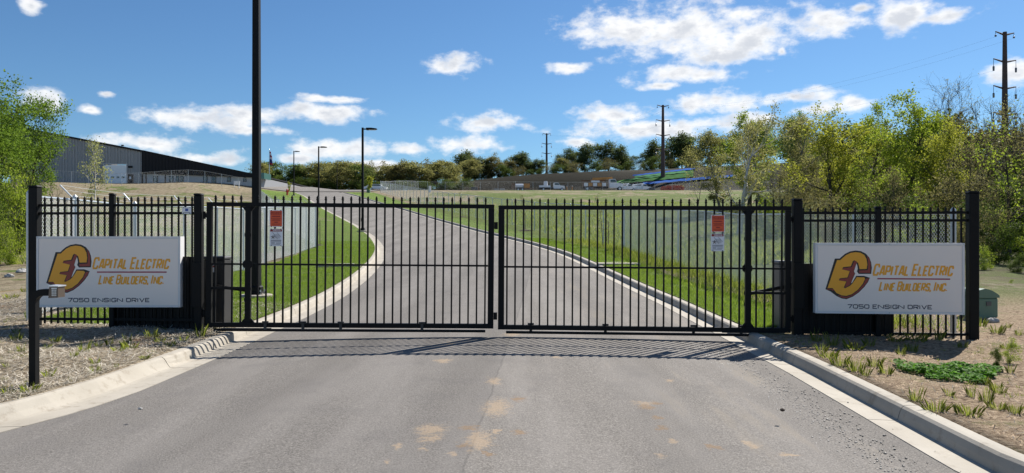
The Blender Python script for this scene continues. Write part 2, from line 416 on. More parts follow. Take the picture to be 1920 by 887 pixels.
# ------------------------------------------------------------------ ground
def ground_mat():
    m, nt, N, L, P = nodes('ground_soil_and_straw'); tc = N.new('ShaderNodeTexCoord'); O = tc.outputs['Object']
    sep = N.new('ShaderNodeSeparateXYZ'); L.new(O, sep.inputs[0]); X, Y = sep.outputs[0], sep.outputs[1]
    big = nz(N, L, O, 0.16, 5, 0.6); mid = nz(N, L, O, 0.8, 7, 0.72); fine = nz(N, L, O, 16, 6, 0.7); grain = nz(N, L, O, 90, 3, 0.6)
    straw = ramp(N, L, fine, [(0.36, (0.15, 0.11, 0.07)), (0.5, (0.36, 0.295, 0.21)), (0.64, (0.54, 0.47, 0.36))])
    straw = mixc(N, L, mrange(N, L, mid, 0.56, 0.70, 0, 0.75), straw, (0.34, 0.175, 0.085))
    sand = ramp(N, L, fine, [(0.36, (0.13, 0.085, 0.05)), (0.5, (0.33, 0.24, 0.155)), (0.66, (0.48, 0.375, 0.26))])
    sand = mixc(N, L, mrange(N, L, mid, 0.55, 0.68, 0, 0.6), sand, (0.24, 0.17, 0.11))
    green = ramp(N, L, fine, [(0.3, (0.055, 0.085, 0.018)), (0.7, (0.15, 0.185, 0.045))])
    thin = ramp(N, L, grain, [(0.4, (0.07, 0.10, 0.02)), (0.6, (0.19, 0.22, 0.06))])
    sand = mixc(N, L, mrange(N, L, nz(N, L, O, 0.9, 7, 0.75), 0.53, 0.64, 0, 0.65), sand, thin)
    straw = mixc(N, L, mrange(N, L, nz(N, L, O, 1.3, 7, 0.75), 0.58, 0.68, 0, 0.5), straw, thin)
    near = mixc(N, L, mrange(N, L, X, -1, 1), straw, sand)
    # hillside: dry straw and soil with sprouting green, greener on the right of the drive
    hs = ramp(N, L, nz(N, L, O, 2.2, 6, 0.7), [(0.36, (0.12, 0.09, 0.055)), (0.5, (0.24, 0.195, 0.125)), (0.64, (0.33, 0.28, 0.19))])
    gm = mth(N, L, 'ADD', mth(N, L, 'MULTIPLY', mid, 0.6), mth(N, L, 'MULTIPLY', big, 0.8))
    gm = mth(N, L, 'ADD', gm, mrange(N, L, X, -26, 6, -0.10, 0.06))
    gm = mth(N, L, 'ADD', gm, mrange(N, L, Y, 70, 170, 0.0, -0.14))
    gm = mth(N, L, 'ADD', gm, mrange(N, L, Y, 18, 40, 0.0, 0.06))
    hill_c = mixc(N, L, mrange(N, L, gm, 0.63, 0.73), hs, green)
    shaded_soil = ramp(N, L, fine, [(0.36, (0.012, 0.011, 0.008)), (0.62, (0.034, 0.031, 0.020))])
    base = mixc(N, L, mrange(N, L, Y, 15, 21), near, hill_c)
    # wood floor at both sides, deep tree shade put into its colour
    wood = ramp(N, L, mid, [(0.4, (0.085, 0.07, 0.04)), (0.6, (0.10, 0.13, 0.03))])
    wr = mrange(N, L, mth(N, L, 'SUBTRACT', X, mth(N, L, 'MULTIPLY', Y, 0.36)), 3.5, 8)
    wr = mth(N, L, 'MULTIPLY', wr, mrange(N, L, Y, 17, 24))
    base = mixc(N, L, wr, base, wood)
    # graded yard and bare spoil bank at the top, bank shade painted in
    yard = mixc(N, L, mid, (0.15, 0.135, 0.115), (0.25, 0.225, 0.19))
    base = mixc(N, L, mth(N, L, 'MULTIPLY', mrange(N, L, Y, 180, 188), mrange(N, L, X, -30, -22)), base, yard)
    base = mixc(N, L, mrange(N, L, Y, 216, 224), base, shaded_soil)
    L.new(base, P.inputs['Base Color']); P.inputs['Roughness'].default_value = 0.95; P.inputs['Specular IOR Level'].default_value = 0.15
    bp = N.new('ShaderNodeBump'); bp.inputs['Strength'].default_value = 1.0; bp.inputs['Distance'].default_value = 0.06
    L.new(mth(N, L, 'ADD', fine, mth(N, L, 'MULTIPLY', grain, 0.4)), bp.inputs['Height']); L.new(bp.outputs[0], P.inputs['Normal'])
    return m
def build_ground():
    ys = np.concatenate([[-400,-200,-100], np.arange(-40,-4,4.), np.arange(-4,24,0.25), np.arange(24,60,0.6), np.arange(60,230,2.0), np.arange(230,320,4.0), np.array([340,380,430,500,600,800,1100,1600,2300,3000])])
    offs = np.concatenate([np.arange(0,5,0.22), np.array([5.3,5.8,6.5,7.3,8.3,9.5,11,13,15,17.5,20,23,26,30,34,39,45,52,60,70,82,95,110,130,155,190,240,320,450,700,1200,2500])])
    rows = []
    for y in ys:
        yc = min(max(y,-40),230)
        l, r = float(Lback(yc)), float(Rback(yc))
        if y > 215: l, r = l*(1), r
        xl = (l-offs)[::-1]; xr = r+offs
        zl = gz(xl, y); zr = gz(xr, y)
        drop = 0.30 if y < 143 else 0.30*(1-float(sstep(143,152,y)))
        xm = np.array([l+0.03, l+(r-l)*.33, l+(r-l)*.66, r-0.03])
        zm = prof(y)*np.ones(4)-drop+ (0 if y < 150 else float(kerb_h(y))) + (hill(xm, y))
        rows.append(np.stack([np.concatenate([xl,xm,xr]), np.full(len(xl)*2+4, y), np.concatenate([zl,zm,zr])], 1))
    V = np.concatenate(rows); nc = len(rows[0]); nr = len(rows)
    i, j = np.meshgrid(np.arange(nr-1), np.arange(nc-1), indexing='ij'); a = (i*nc+j).ravel()
    Fq = np.stack([a, a+1, a+nc+1, a+nc], 1)
    o = mesh_np('ground', V, Fq, ground_mat(), smooth=True); tag(o, kind='structure'); return o
build_ground()

# ------------------------------------------------------------------ road, gutters, kerbs
def asphalt_mat():
    m, nt, N, L, P = nodes('worn_asphalt'); tc = N.new('ShaderNodeTexCoord'); O = tc.outputs['Object']
    sep = N.new('ShaderNodeSeparateXYZ'); L.new(O, sep.inputs[0]); X, Y = sep.outputs[0], sep.outputs[1]
    grain = nz(N, L, O, 62, 3, 0.8); grain2 = nz(N, L, O, 26, 5, 0.8); mid = nz(N, L, O, 1.6, 5, 0.6)
    st = N.new('ShaderNodeVectorMath'); st.operation = 'MULTIPLY'; st.inputs[1].default_value = (1.0, 0.12, 1.0); L.new(O, st.inputs[0])
    streak = nz(N, L, st.outputs[0], 1.5, 4, 0.6)
    c = ramp(N, L, grain, [(0.34, (0.084, 0.078, 0.070)), (0.5, (0.174, 0.160, 0.144)), (0.67, (0.325, 0.30, 0.272))])
    c = mixc(N, L, mth(N, L, 'MULTIPLY', grain2, 0.25), c, (0.225, 0.210, 0.196))
    c = mixc(N, L, mrange(N, L, streak, 0.35, 0.70, 0.0, 0.5), c, (0.285, 0.265, 0.245))
    c = mixc(N, L, mrange(N, L, mid, 0.48, 0.72, 0.0, 0.35), c, (0.145, 0.136, 0.130))
    # paving seam down the middle; the two passes differ a little
    wob = mth(N, L, 'MULTIPLY', mth(N, L, 'SUBTRACT', nz(N, L, O, 2.5, 3), 0.5), 0.06)
    s = mth(N, L, 'ADD', mth(N, L, 'SUBTRACT', X, mth(N, L, 'MULTIPLY', Y, 0.047)), 0.59)
    s = mth(N, L, 'ADD', s, wob)
    leftm = mrange(N, L, s, -0.02, 0.02, 1.0, 0.0)
    leftm = mth(N, L, 'MULTIPLY', leftm, mrange(N, L, Y, 30, 45, 1.0, 0.0))
    c = mixc(N, L, mth(N, L, 'MULTIPLY', leftm, 0.20), c, (0.085, 0.082, 0.084))
    seam = mrange(N, L, mth(N, L, 'ABSOLUTE', s), 0.003, 0.016, 0.3, 0.0)
    seam = mth(N, L, 'MULTIPLY', seam, mrange(N, L, Y, 30, 45, 1.0, 0.0))
    c = mixc(N, L, seam, c, (0.05, 0.048, 0.048))
    # dried mud: a few splashes and smears of clay, where the trucks drop it
    spots = [(932,772,26,17,0),(897,836,26,22,0),(808,815,30,12,0),(880,812,20,7,1),(808,832,24,8,0),(974,756,16,5,1),(971,820,16,5,1),(917,861,9,4,1),(866,845,11,6,1),
             (1207,764,20,5,0),(1229,762,14,4,1),(1213,770,14,5,1),(1229,790,12,5,1),(1240,811,13,4,1),(1264,836,12,4,0),(1240,863,10,4,0),(1340,845,16,5,1),(1410,840,16,6,0),(1477,857,24,5,0),
             (927,722,12,8,0),(830,683,16,4,0),(845,650,12,4,0),(960,633,16,4,0),(1045,676,9,3,0),(1255,718,10,3,0),(745,848,9,4,0),(728,876,7,4,0),(792,851,9,4,0),(845,862,8,6,0),(933,819,8,4,0)]
    dv = N.new('ShaderNodeVectorMath'); dv.operation = 'MULTIPLY_ADD'
    nn = N.new('ShaderNodeTexNoise'); nn.inputs['Scale'].default_value = 9; nn.inputs['Detail'].default_value = 4; L.new(O, nn.inputs['Vector'])
    L.new(nn.outputs['Color'], dv.inputs[0]); dv.inputs[1].default_value = (0.20, 0.34, 0); dv.inputs[2].default_value = (-0.10, -0.17, 0)
    av = N.new('ShaderNodeVectorMath'); av.operation = 'ADD'; L.new(O, av.inputs[0]); L.new(dv.outputs[0], av.inputs[1])
    best = {0: None, 1: None}
    for (u, v, a, b, k) in spots:
        y = CH*F/(v-HV); x = (u-CX)/F*y; rx = a/F*y*0.95; ry = b*y/(v-HV)*0.95
        q = N.new('ShaderNodeVectorMath'); q.operation = 'MULTIPLY_ADD'; L.new(av.outputs[0], q.inputs[0])
        q.inputs[1].default_value = (1/rx, 1/ry, 0); q.inputs[2].default_value = (-x/rx, -y/ry, 0)
        ln = N.new('ShaderNodeVectorMath'); ln.operation = 'LENGTH'; L.new(q.outputs[0], ln.inputs[0])
        best[k] = ln.outputs[1] if best[k] is None else mth(N, L, 'MINIMUM', best[k], ln.outputs[1])
    ragged = mth(N, L, 'MULTIPLY', mth(N, L, 'SUBTRACT', grain2, 0.5), 3.6)
    tan = mrange(N, L, mth(N, L, 'ADD', best[0], ragged), 0.30, 1.30, 0.55, 0.0)
    c = mixc(N, L, tan, c, (0.42, 0.31, 0.20))
    br = mrange(N, L, mth(N, L, 'ADD', best[1], ragged), 0.35, 1.2, 0.62, 0.0)
    c = mixc(N, L, br, c, (0.25, 0.16, 0.085))
    # thin dust film towards the right wheel track
    film = mth(N, L, 'MULTIPLY', mrange(N, L, nz(N, L, st.outputs[0], 3.0, 5, 0.7), 0.50, 0.72), mrange(N, L, X, 0.2, 2.2))
    c = mixc(N, L, mth(N, L, 'MULTIPLY', film, 0.40), c, (0.26, 0.22, 0.165))
    # wheel tracks: two slightly polished, darker bands in each lane
    trk = mth(N, L, 'ADD', mth(N, L, 'MULTIPLY', mth(N, L, 'SINE', mth(N, L, 'MULTIPLY', mth(N, L, 'ADD', s, 0.75), 3.3)), 0.5), mth(N, L, 'SUBTRACT', nz(N, L, st.outputs[0], 2.0, 4), 0.5))
    c = mixc(N, L, mrange(N, L, trk, 0.0, 0.7, 0.0, 0.22), c, (0.10, 0.094, 0.088))
    L.new(c, P.inputs['Base Color']); P.inputs['Roughness'].default_value = 0.9; P.inputs['Specular IOR Level'].default_value = 0.10
    bp = N.new('ShaderNodeBump'); bp.inputs['Strength'].default_value = 0.7; bp.inputs['Distance'].default_value = 0.006
    L.new(mth(N, L, 'ADD', grain, grain2), bp.inputs['Height']); L.new(bp.outputs[0], P.inputs['Normal'])
    return m
M['asphalt'] = asphalt_mat()
def road_z(x, y, l, r):
    c = 0.5*(l+r); w = max(1.0, 0.5*(r-l)); return prof(y) + 0.045*(1-min(1, ((x-c)/w)**2))*float(sstep(-2, 6, y))*float(1-sstep(40,60,y))
def build_road():
    ys = np.concatenate([np.arange(-40,-4,4.), np.arange(-4,30,0.5), np.arange(30,150,1.5), np.arange(150,216,5.0)])
    V = []; nx = 13
    for y in ys:
        l, r = float(Ledge(y)), float(Redge(y))
        up = float(0.02*sstep(140,150,y))
        for i in range(nx):
            x = l+(r-l)*i/(nx-1); V.append((x, y, float(road_z(x,y,l,r))+up))
    n = len(ys); a = np.array([i*nx+j for i in range(n-1) for j in range(nx-1)])
    o = mesh_np('road', V, np.stack([a,a+1,a+nx+1,a+nx],1), M['asphalt'], smooth=True); tag(o, kind='structure')
build_road()
def kerb_run(name, edge, side, gw, ystart, yend, laid_back):
    """gutter pan and kerb cast in lengths with open joints; side -1 left, +1 right"""
    root = thing(name, None, None); tag(root, kind='structure'); del_keys = None
    y = ystart
    while y < yend:
        ln = 2.95 if y < 45 else (6.0 if y < 80 else 12.0)
        y2 = min(y+ln, yend); n = max(3, int((y2-y)/0.35)) if y < 45 else 6
        gap = 0.006 if y < 45 else 0.0
        yy = np.linspace(y+gap, y2-gap, n+1); V = []; K = None
        for q in yy:
            x = float(edge(q)); z = float(prof(q)); h = float(kerb_h(q))
            dx = float(edge(q+0.2)-edge(q-0.2))/0.4; w = math.sqrt(1+dx*dx)
            lb = laid_back(q)
            pr = [(-0.004,-0.25),(-0.004,0.006),(gw*0.85,-0.004),(gw,0.004),(gw+0.015+0.05*lb,h*(0.45-0.1*lb)),(gw+0.035+0.08*lb,h-0.025),(gw+0.06+0.09*lb,h-0.004),(gw+0.10+.05*lb,h),(gw+KERB-0.02,h),(gw+KERB,h-0.012),(gw+KERB,-0.25)]
            K = len(pr)
            for (d, hz) in pr: V.append((x+side*d*w, q, z+hz))
        Fq = []
        for i in range(n):
            for j in range(K-1):
                f = (i*K+j, i*K+j+1, (i+1)*K+j+1, (i+1)*K+j); Fq.append(f if side > 0 else f[::-1])
        mb = MB(); mb.v = V; mb.f = Fq; mb.m = [0]*len(Fq)
        e0 = tuple(range(K)); e1 = tuple(range(n*K, n*K+K))
        mb.f += [e0[::-1] if side > 0 else e0, e1 if side > 0 else e1[::-1]]; mb.m += [0,0]
        o = mb.build('kerb_length', M['concrete'], root)
        y = y2
    return root
kerb_run('kerb_left', Ledge, -1, GUT_L, 3.65, 148, lambda q: float(1-sstep(9.3, 9.75, q)))
kerb_run('kerb_right', Redge, 1, GUT_R, 3.9, 146, lambda q: 0.0)

def sheet(name, y0, y1, step, xl, xr, nx, dz, m, smooth=True, zfn=gz):
    ys = np.arange(y0, y1+1e-6, step); V = []
    for y in ys:
        a, b = float(xl(y)), float(xr(y))
        xs = np.linspace(a, b, nx); z = zfn(xs, y)+dz
        V.append(np.stack([xs, np.full(nx, y), z], 1))
    V = np.concatenate(V); n = len(ys); a = np.array([i*nx+j for i in range(n-1) for j in range(nx-1)])
    return mesh_np(name, V, np.stack([a,a+1,a+nx+1,a+nx],1), m, smooth=smooth)
lot = sheet('parking_lot', 149, 214, 2.5, lambda y: -92+0*y, lambda y: Redge(y)+6+0.35*(y-149), 24, 0.12, M['asphalt'])
tag(lot, kind='structure')

# lawns between the kerbs and the fences
LF = ([12.0,13.5,17,22,30,38], [-8.0,-8.45,-8.75,-8.85,-9.4,-10.0])       # chain-link line on the left of the drive
RF = ([11.9,20,28,36], [7.05,6.5,5.95,5.4])                              # and on the right
RF2 = ([36,55,70,85,105,125,142], [5.4,1.3,-3.2,-7.9,-13.9,-20.0,-25.0])
def lawn_mat():
    m, nt, N, L, P = nodes('mown_lawn'); tc = N.new('ShaderNodeTexCoord'); O = tc.outputs['Object']
    f = nz(N, L, O, 22, 6, 0.75); mid = nz(N, L, O, 0.9, 4); g = nz(N, L, O, 110, 2)
    c = ramp(N, L, f, [(0.36, (0.04, 0.085, 0.006)), (0.5, (0.11, 0.18, 0.014)), (0.64, (0.20, 0.28, 0.03))])
    c = mixc(N, L, mrange(N, L, mid, 0.45, 0.7, 0, 0.45), c, (0.175, 0.20, 0.035))
    c = mixc(N, L, mrange(N, L, nz(N, L, O, 3.5, 6, 0.7), 0.58, 0.70, 0, 0.5), c, (0.22, 0.19, 0.07))
    L.new(c, P.inputs['Base Color']); P.inputs['Roughness'].default_value = 0.8; P.inputs['Specular IOR Level'].default_value = 0.2
    t = N.new('ShaderNodeBsdfTranslucent'); L.new(c, t.inputs[0])
    bp = N.new('ShaderNodeBump'); bp.inputs['Strength'].default_value = 1.0; bp.inputs['Distance'].default_value = 0.05
    L.new(mth(N, L, 'ADD', f, g), bp.inputs['Height']); L.new(bp.outputs[0], P.inputs['Normal'])
    return m
M['lawn'] = lawn_mat()
def lawnL_out(y): return np.where(y < 38, np.interp(y, *LF)+0.25, Ledge(y)-np.interp(y, [38,60,90,150],[4.0,5.5,7.0,8.0]))
def lawnR_out(y): return np.where(y < 36, np.minimum(np.interp(y, *RF)-np.interp(y,[12,24,36],[0.9,1.3,0.6]), 99), np.interp(y, *RF2)-1.4)
o = sheet('lawn_left', 12.5, 146, 0.75, lambda y: lawnL_out(y), lambda y: Lback(y)+0.01, 22, 0.012, M['lawn']); tag(o, kind='structure')
o = sheet('lawn_right', 12.3, 143, 0.75, lambda y: Rback(y)-0.01, lambda y: lawnR_out(y), 16, 0.012, M['lawn']); tag(o, kind='structure')

# ------------------------------------------------------------------ chain-link fences
def chain_fence(name, label, pts, height, spacing, pitch, wr, arms=0, rail_r=0.021, post_r=0.03, barb=False, group=None, mesh_sides=3, big_posts=()):
    """posts, top rail and diamond mesh along a ground line; arms: side (+1/-1) of outward barbed-wire arms"""
    pts = [Vector((p[0], p[1], 0)) for p in pts]
    seg = [(pts[i+1]-pts[i]).length for i in range(len(pts)-1)]; total = sum(seg)
    def along(s):
        for i, l in enumerate(seg):
            if s <= l or i == len(seg)-1:
                t = s/l; p = pts[i].lerp(pts[i+1], t); d = (pts[i+1]-pts[i]).normalized(); break
            s -= l
        return p, d
    n = max(1, round(total/spacing)); ps = []
    for i in range(n+1):
        p, d = along(total*i/n); ps.append((Vector((p.x, p.y, G(p.x, p.y))), d))
    root = thing(name, label, 'fence', (ps[0][0].x, ps[0][0].y, ps[0][0].z), group=group); R = Vector(root.location)
    for i, (p, d) in enumerate(ps):
        r = post_r*(1.5 if i in (0, n) or i in big_posts else 1.0)
        mb = MB(); mb.tube([p-R-Vector((0,0,.1)), p-R+Vector((0,0,height+(0.05 if r > post_r else 0))), p-R+Vector((0,0,height+(0.09 if r > post_r else 0.02)))], [r, r, r*0.35], 10 if wr > .002 else 6)
        mb.build('post', M['galv'], root, smooth=False)
        if arms and i not in (0,):
            out = Vector((d.y, -d.x, 0))*arms
            a = p-R+Vector((0,0,height-0.02)); mb = MB(); mb.bar(a, a+out*0.27+Vector((0,0,0.30)), 0.035, 0.02)
            mb.build('barb_arm', M['galv'], root)
    mb = MB()
    for i in range(n):
        a = ps[i][0]-R+Vector((0,0,height-0.01)); b = ps[i+1][0]-R+Vector((0,0,height-0.01)); mb.tube([a, b], rail_r, 6)
    mb.build('top_rail', M['galv'], root)
    if barb:
        for k in range(3):
            mb = MB()
            for i in range(1, n):
                def q(j):
                    p, d = ps[j]; out = Vector((d.y, -d.x, 0))*arms; f = (k+0.9)/3
                    return p-R+Vector((0,0,height-0.02))+out*0.27*f+Vector((0,0,0.30*f+0.012))
                a, b = q(i), q(i+1); mb.tube([a, (a+b)/2-Vector((0,0,.012)), b], 0.0035, 3)
            if n > 1: mb.build('barbed_wire', M['wire'], root)
    # the woven wires: two families of diagonals in every bay, clipped at top and bottom
    mb = MB(); h = height-0.06; rise = 1.0
    for i in range(n):
        A, B = ps[i][0]-R, ps[i+1][0]-R; Lb = (Vector((B.x-A.x, B.y-A.y, 0))).length
        dirn = Vector((ps[i][1].y, -ps[i][1].x, 0))*0.003
        k0 = int(math.floor(-h/pitch)); k1 = int(math.ceil(Lb/pitch))
        for fam in (1, -1):
            for k in range(k0, k1+1):
                s0 = k*pitch
                x0, z0, x1, z1 = s0, 0.0, s0+h, h
                if x0 < 0: z0 = -x0; x0 = 0
                if x1 > Lb: z1 = h-(x1-Lb); x1 = Lb
                if x1-x0 < 0.02: continue
                if fam < 0: z0, z1 = h-z0, h-z1
                p = A.lerp(B, x0/Lb)+Vector((0,0,z0+0.04))+dirn*fam; q2 = A.lerp(B, x1/Lb)+Vector((0,0,z1+0.04))+dirn*fam
                mb.tube([p, q2], wr, mesh_sides, cap=False)
    o = mb.build('wire_mesh', M['wire'], root); o['kind'] = 'stuff'
    return root
chain_fence('chain_link_fence', 'galvanised chain-link fence with barbed wire running back behind the sign with the keypad',
            [(-8.05,12.45),(-8.45,13.5),(-8.85,15.5),(-8.8,20),(-9.3,30),(-10.0,38)], 2.08, 2.6, 0.070, 0.0031, arms=-1, barb=True, big_posts=(1,2))
chain_fence('chain_link_fence', 'chain-link fence climbing the straw bank towards the metal building', [(-10.0,38.1),(-14.5,50),(-19.7,61),(-33,97),(-46.5,134)], 2.1, 3.4, 0.12, 0.0028, arms=-1, barb=True)
chain_fence('chain_link_fence', 'galvanised chain-link fence starting behind the sign beside the green utility box',
            [(7.15,12.1),(6.5,20),(5.95,28),(5.4,36)], 2.0, 2.9, 0.070, 0.0034, arms=0)
chain_fence('chain_link_fence', 'long chain-link fence following the right edge of the curving lawn uphill', [(5.4,36.1),(1.3,55),(-3.2,70),(-7.9,85),(-13.9,105),(-20,125),(-25,142)], 2.05, 3.0, 0.15, 0.0020)
chain_fence('chain_link_fence', 'chain-link fence along the near edge of the truck yard', [(-25,142.2),(-22.6,184),(0,186),(40,187),(75,188)], 2.15, 4.4, 0.30, 0.0028)
chain_fence('chain_link_fence', 'chain-link fence in front of the grey and black metal building', [(-93,137),(-70,136.6),(-46.8,136)], 2.3, 3.0, 0.30, 0.003)

# ------------------------------------------------------------------ ornamental black fence and gate
PICK = {}
def picket_mesh(h, w=0.026):
    key = (round(h,3), w)
    if key not in PICK:
        mb = MB(); a = w/2
        def ring(s, z): return [(-s,-s,z),(s,-s,z),(s,s,z),(-s,s,z)]
        prof_ = [(a,0),(a,h-0.075),(a*1.45,h-0.07),(a*1.45,h-0.058),(a*0.9,h-0.052),(a*1.35,h-0.035),(0.001,h)]
        vv = [p for s, z in prof_ for p in ring(s, z)]; ff = [(3,2,1,0)]
        for i in range(len(prof_)-1):
            for j in range(4): ff.append((i*4+j, i*4+(j+1)%4, i*4+4+(j+1)%4, i*4+4+j))
        mb.add(vv, ff); o = mb.build('picket', M['black']); PICK[key] = o.data; bpy.data.objects.remove(o)
    return PICK[key]
def picket(parent, x, z, h, y=0.0, w=0.026):
    o = bpy.data.objects.new('picket', picket_mesh(h, w)); COL.objects.link(o); o.parent = parent; o.location = (x, y, z); return o
def post(parent, x, w, z0, z1, name='post', y=0.0, m='black'):
    mb = MB(); mb.bbox(x-w/2, x+w/2, y-w/2, y+w/2, z0, z1, 0.012)
    o = mb.build(name, M[m], parent)
    cp = MB(); cp.bbox(x-w/2-0.008, x+w/2+0.008, y-w/2-0.008, y+w/2+0.008, z1+0.001, z1+0.028, 0.018); cp.build('cap', M[m], o)
    return o
def fence_panelled(name, label, A, B, zA, zB, end_w, end_top, mid_t, mid_top, npick, rails, pick_h, pick_z, rib):
    """A: end away from the gate; B: gate post"""
    A = Vector((A[0], A[1], 0)); B = Vector((B[0], B[1], 0)); ln = (B-A).length; ang = math.atan2(B.y-A.y, B.x-A.x)
    t = thing(name, label, 'fence', (A.x, A.y, 0), ang)
    post(t, 0, end_w, zA-0.15, end_top, 'end_post')
    post(t, ln*mid_t, 0.085, zA-0.15, mid_top, 'line_post')
    for z in rails:
        for (x0, x1) in ((end_w/2, ln*mid_t-0.043), (ln*mid_t+0.043, ln-0.06)):
            mb = MB(); mb.box(x0+.002, x1-.002, -0.021, 0.021, z-0.02, z+0.02); mb.build('rail', M['black'], t)
    for i in range(npick):
        x = end_w/2+0.09+(ln-0.20-end_w/2)*i/(npick-1)
        if abs(x-ln*mid_t) < 0.05: continue
        picket(t, x, pick_z, pick_h, 0.0, 0.0235)
    # ribbed dark sheet screening the operator
    x0, x1, z0, z1, yb = rib; n = max(2, int((x1-x0)/0.09)); pr = []
    mb = MB(); w = (x1-x0)/n
    for i in range(n):
        a = x0+i*w; mb.box(a+0.001, a+w*0.62, yb, yb+0.03, z0, z1); mb.box(a+w*0.62+0.001, a+w, yb+0.014, yb+0.03, z0, z1)
    s = mb.build('screen_panel', M['black_panel'], t)
    mb = MB(); mb.box(x0-0.01, x1+0.01, yb-0.006, yb+0.036, z1+0.001, z1+0.02); mb.build('top_trim', M['black'], s)
    return t
fL = fence_panelled('picket_fence', 'black steel picket fence left of the gate, behind the sign with the keypad before it', (-7.74,12.12), (-5.02,11.97), 0.22, 0.2,
                    0.145, 2.47, 0.475, 2.34, 23, (2.175, 2.045, 0.335), 2.06, 0.26, (1.20, 2.66, 0.18, 1.325, 0.06))
fR = fence_panelled('picket_fence', 'black steel picket fence right of the gate, ending at the green utility box', (7.09,11.5), (4.48,11.78), 0.08, 0.1,
                    0.145, 2.34, 0.53, 2.11, 22, (2.04, 1.92, 0.16), 2.06, 0.07, (1.12, 2.56, 0.14, 1.22, -0.11))

def gate_leaf(name, label, hinge, end, zb_h, zb_e, mirror):
    """hinge/end: ground positions; zb: height of the bottom rail axis at both ends"""
    H = Vector((hinge[0], hinge[1], 0)); E = Vector((end[0], end[1], 0)); ln = (E-H).length
    t = thing(name, label, 'gate', (H.x, H.y, zb_h), math.atan2(E.y-H.y, E.x-H.x))
    t.rotation_euler = (0, -math.asin((zb_e-zb_h)/ln)*1.0, math.atan2(E.y-H.y, E.x-H.x))
    HT = 1.925
    def part(nm, x0, x1, y, z0, z1, parent=t, m='black'):
        mb = MB(); mb.box(x0, x1, -y, y, z0, z1); return mb.build(nm, M[m], parent)
    top = part('top_rail', 0.0, ln, 0.032, HT-0.030, HT+0.034)
    bot = part('bottom_rail', 0.0, ln, 0.034, -0.040, 0.034)
    part('hinge_stile', 0.0, 0.085, 0.0315, 0.036, HT-0.032)
    part('meeting_stile', ln-0.095, ln, 0.0315, 0.036, HT-0.032)
    XS = 0.66
    part('brace_stile', XS-0.045, XS+0.045, 0.0315, 0.036, HT-0.032)
    part('middle_rail', 0.087, XS-0.047, 0.013, 0.955, 0.985); part('middle_rail', XS+0.047, ln-0.097, 0.013, 0.955, 0.985)
    part('arm_rail', 0.087, XS-0.047, 0.02, 0.565, 0.605)
    # gussets where the brace stile meets the rails
    for z, s in ((0.036, 1), (HT-0.032, -1)):
        for k in (-1, 1):
            mb = MB()
            x = XS+k*0.047; mb.prism_xz([(x, z), (x+k*0.06, z), (x, z+s*0.075)] if k*s > 0 else [(x, z), (x, z+s*0.075), (x+k*0.06, z)], -0.012, 0.012)
            mb.build('gusset', M['black'], t)
    for z in (0.97, 1.44, 0.58, 0.40):
        mb = MB(); r = 0.085 if z == 0.97 else 0.058
        mb.prism_xz([(XS+r*math.cos(a), z+r*math.sin(a)) for a in [math.pi/8+i*math.pi/4 for i in range(8)]], -0.036, -0.0325); mb.build('gusset', M['black'], t)
    n = int(round((ln-0.18)/0.1365))
    for i in range(n+1):
        x = 0.135+ (ln-0.135-0.14)*i/n
        if abs(x-XS) < 0.058: continue
        picket(t, x, 0.0, HT+0.155, 0.0, 0.0255)
    # rubber safety edge below the bottom rail, on clamps
    se = part('safety_edge', 0.12, ln-0.13, 0.02, -0.105, -0.065)
    for x in ((0.95,1.55,2.15,3.45) if not mirror else (0.75,1.5,2.9,4.1)):
        mb = MB(); mb.cbox((x, -0.04, 0.045), (0.10, 0.02, 0.035)); mb.cbox((x, -0.045, -0.02), (0.045, 0.02, 0.11)); mb.tube([(x-0.03,-0.06,0.05),(x+0.03,-0.06,0.05)], 0.011, 6)
        mb.build('clamp', M['operator_dark'], t)
    mb = MB(); mb.tube([(0.25,-0.05,-0.055),(1.05,-0.05,-0.052)], 0.009, 6); mb.build('edge_conduit', M['operator_grey'], t)
    # hinge straps
    for z in (0.18, 1.75):
        mb = MB(); mb.cyl((-0.045, 0, z-0.06), 0.022, 0.12, 10); mb.cbox((-0.018, 0, z), (0.035, 0.02, 0.07)); mb.build('hinge', M['black'], t)
    if not mirror:
        for z in (0.16, 1.62):
            mb = MB(); mb.cbox((ln+0.03, 0.0, z), (0.058, 0.05, 0.115)); mb.build('stop_tab', M['black'], t)
    return t
gL = gate_leaf('gate_leaf', 'black steel picket gate leaf hinged beside the sign with the keypad', (-4.895,11.955), (-0.300,12.06), 0.262, 0.226, False)
gR = gate_leaf('gate_leaf', 'black steel picket gate leaf hinged at the post near the green utility box', (4.395,11.80), (-0.225,12.06), 0.190, 0.212, True)
def gate_post(label, x, y, w, top, g):
    t = thing('gate_post', label, 'post', (x, y, 0))
    mb = MB(); mb.bbox(-w/2, w/2, -w/2, w/2, g-0.2, top, 0.014); mb.build('shaft', M['black'], t)
    mb = MB(); mb.bbox(-w/2-0.006, w/2+0.006, -w/2-0.006, w/2+0.006, top+.001, top+0.03, 0.02); mb.build('cap', M['black'], t)
    mb = MB(); mb.box(-w/2-0.004, w/2+0.004, -w/2-0.03, -w/2-0.001, 0.55, 1.25); mb.build('conduit_box', M['black'], t)
gate_post('black square gate post beside the sign with the keypad', -5.02, 11.97, 0.125, 2.33, 0.1)
gate_post('black square gate post beside the sign near the green utility box', 4.50, 11.79, 0.135, 2.24, 0.1)

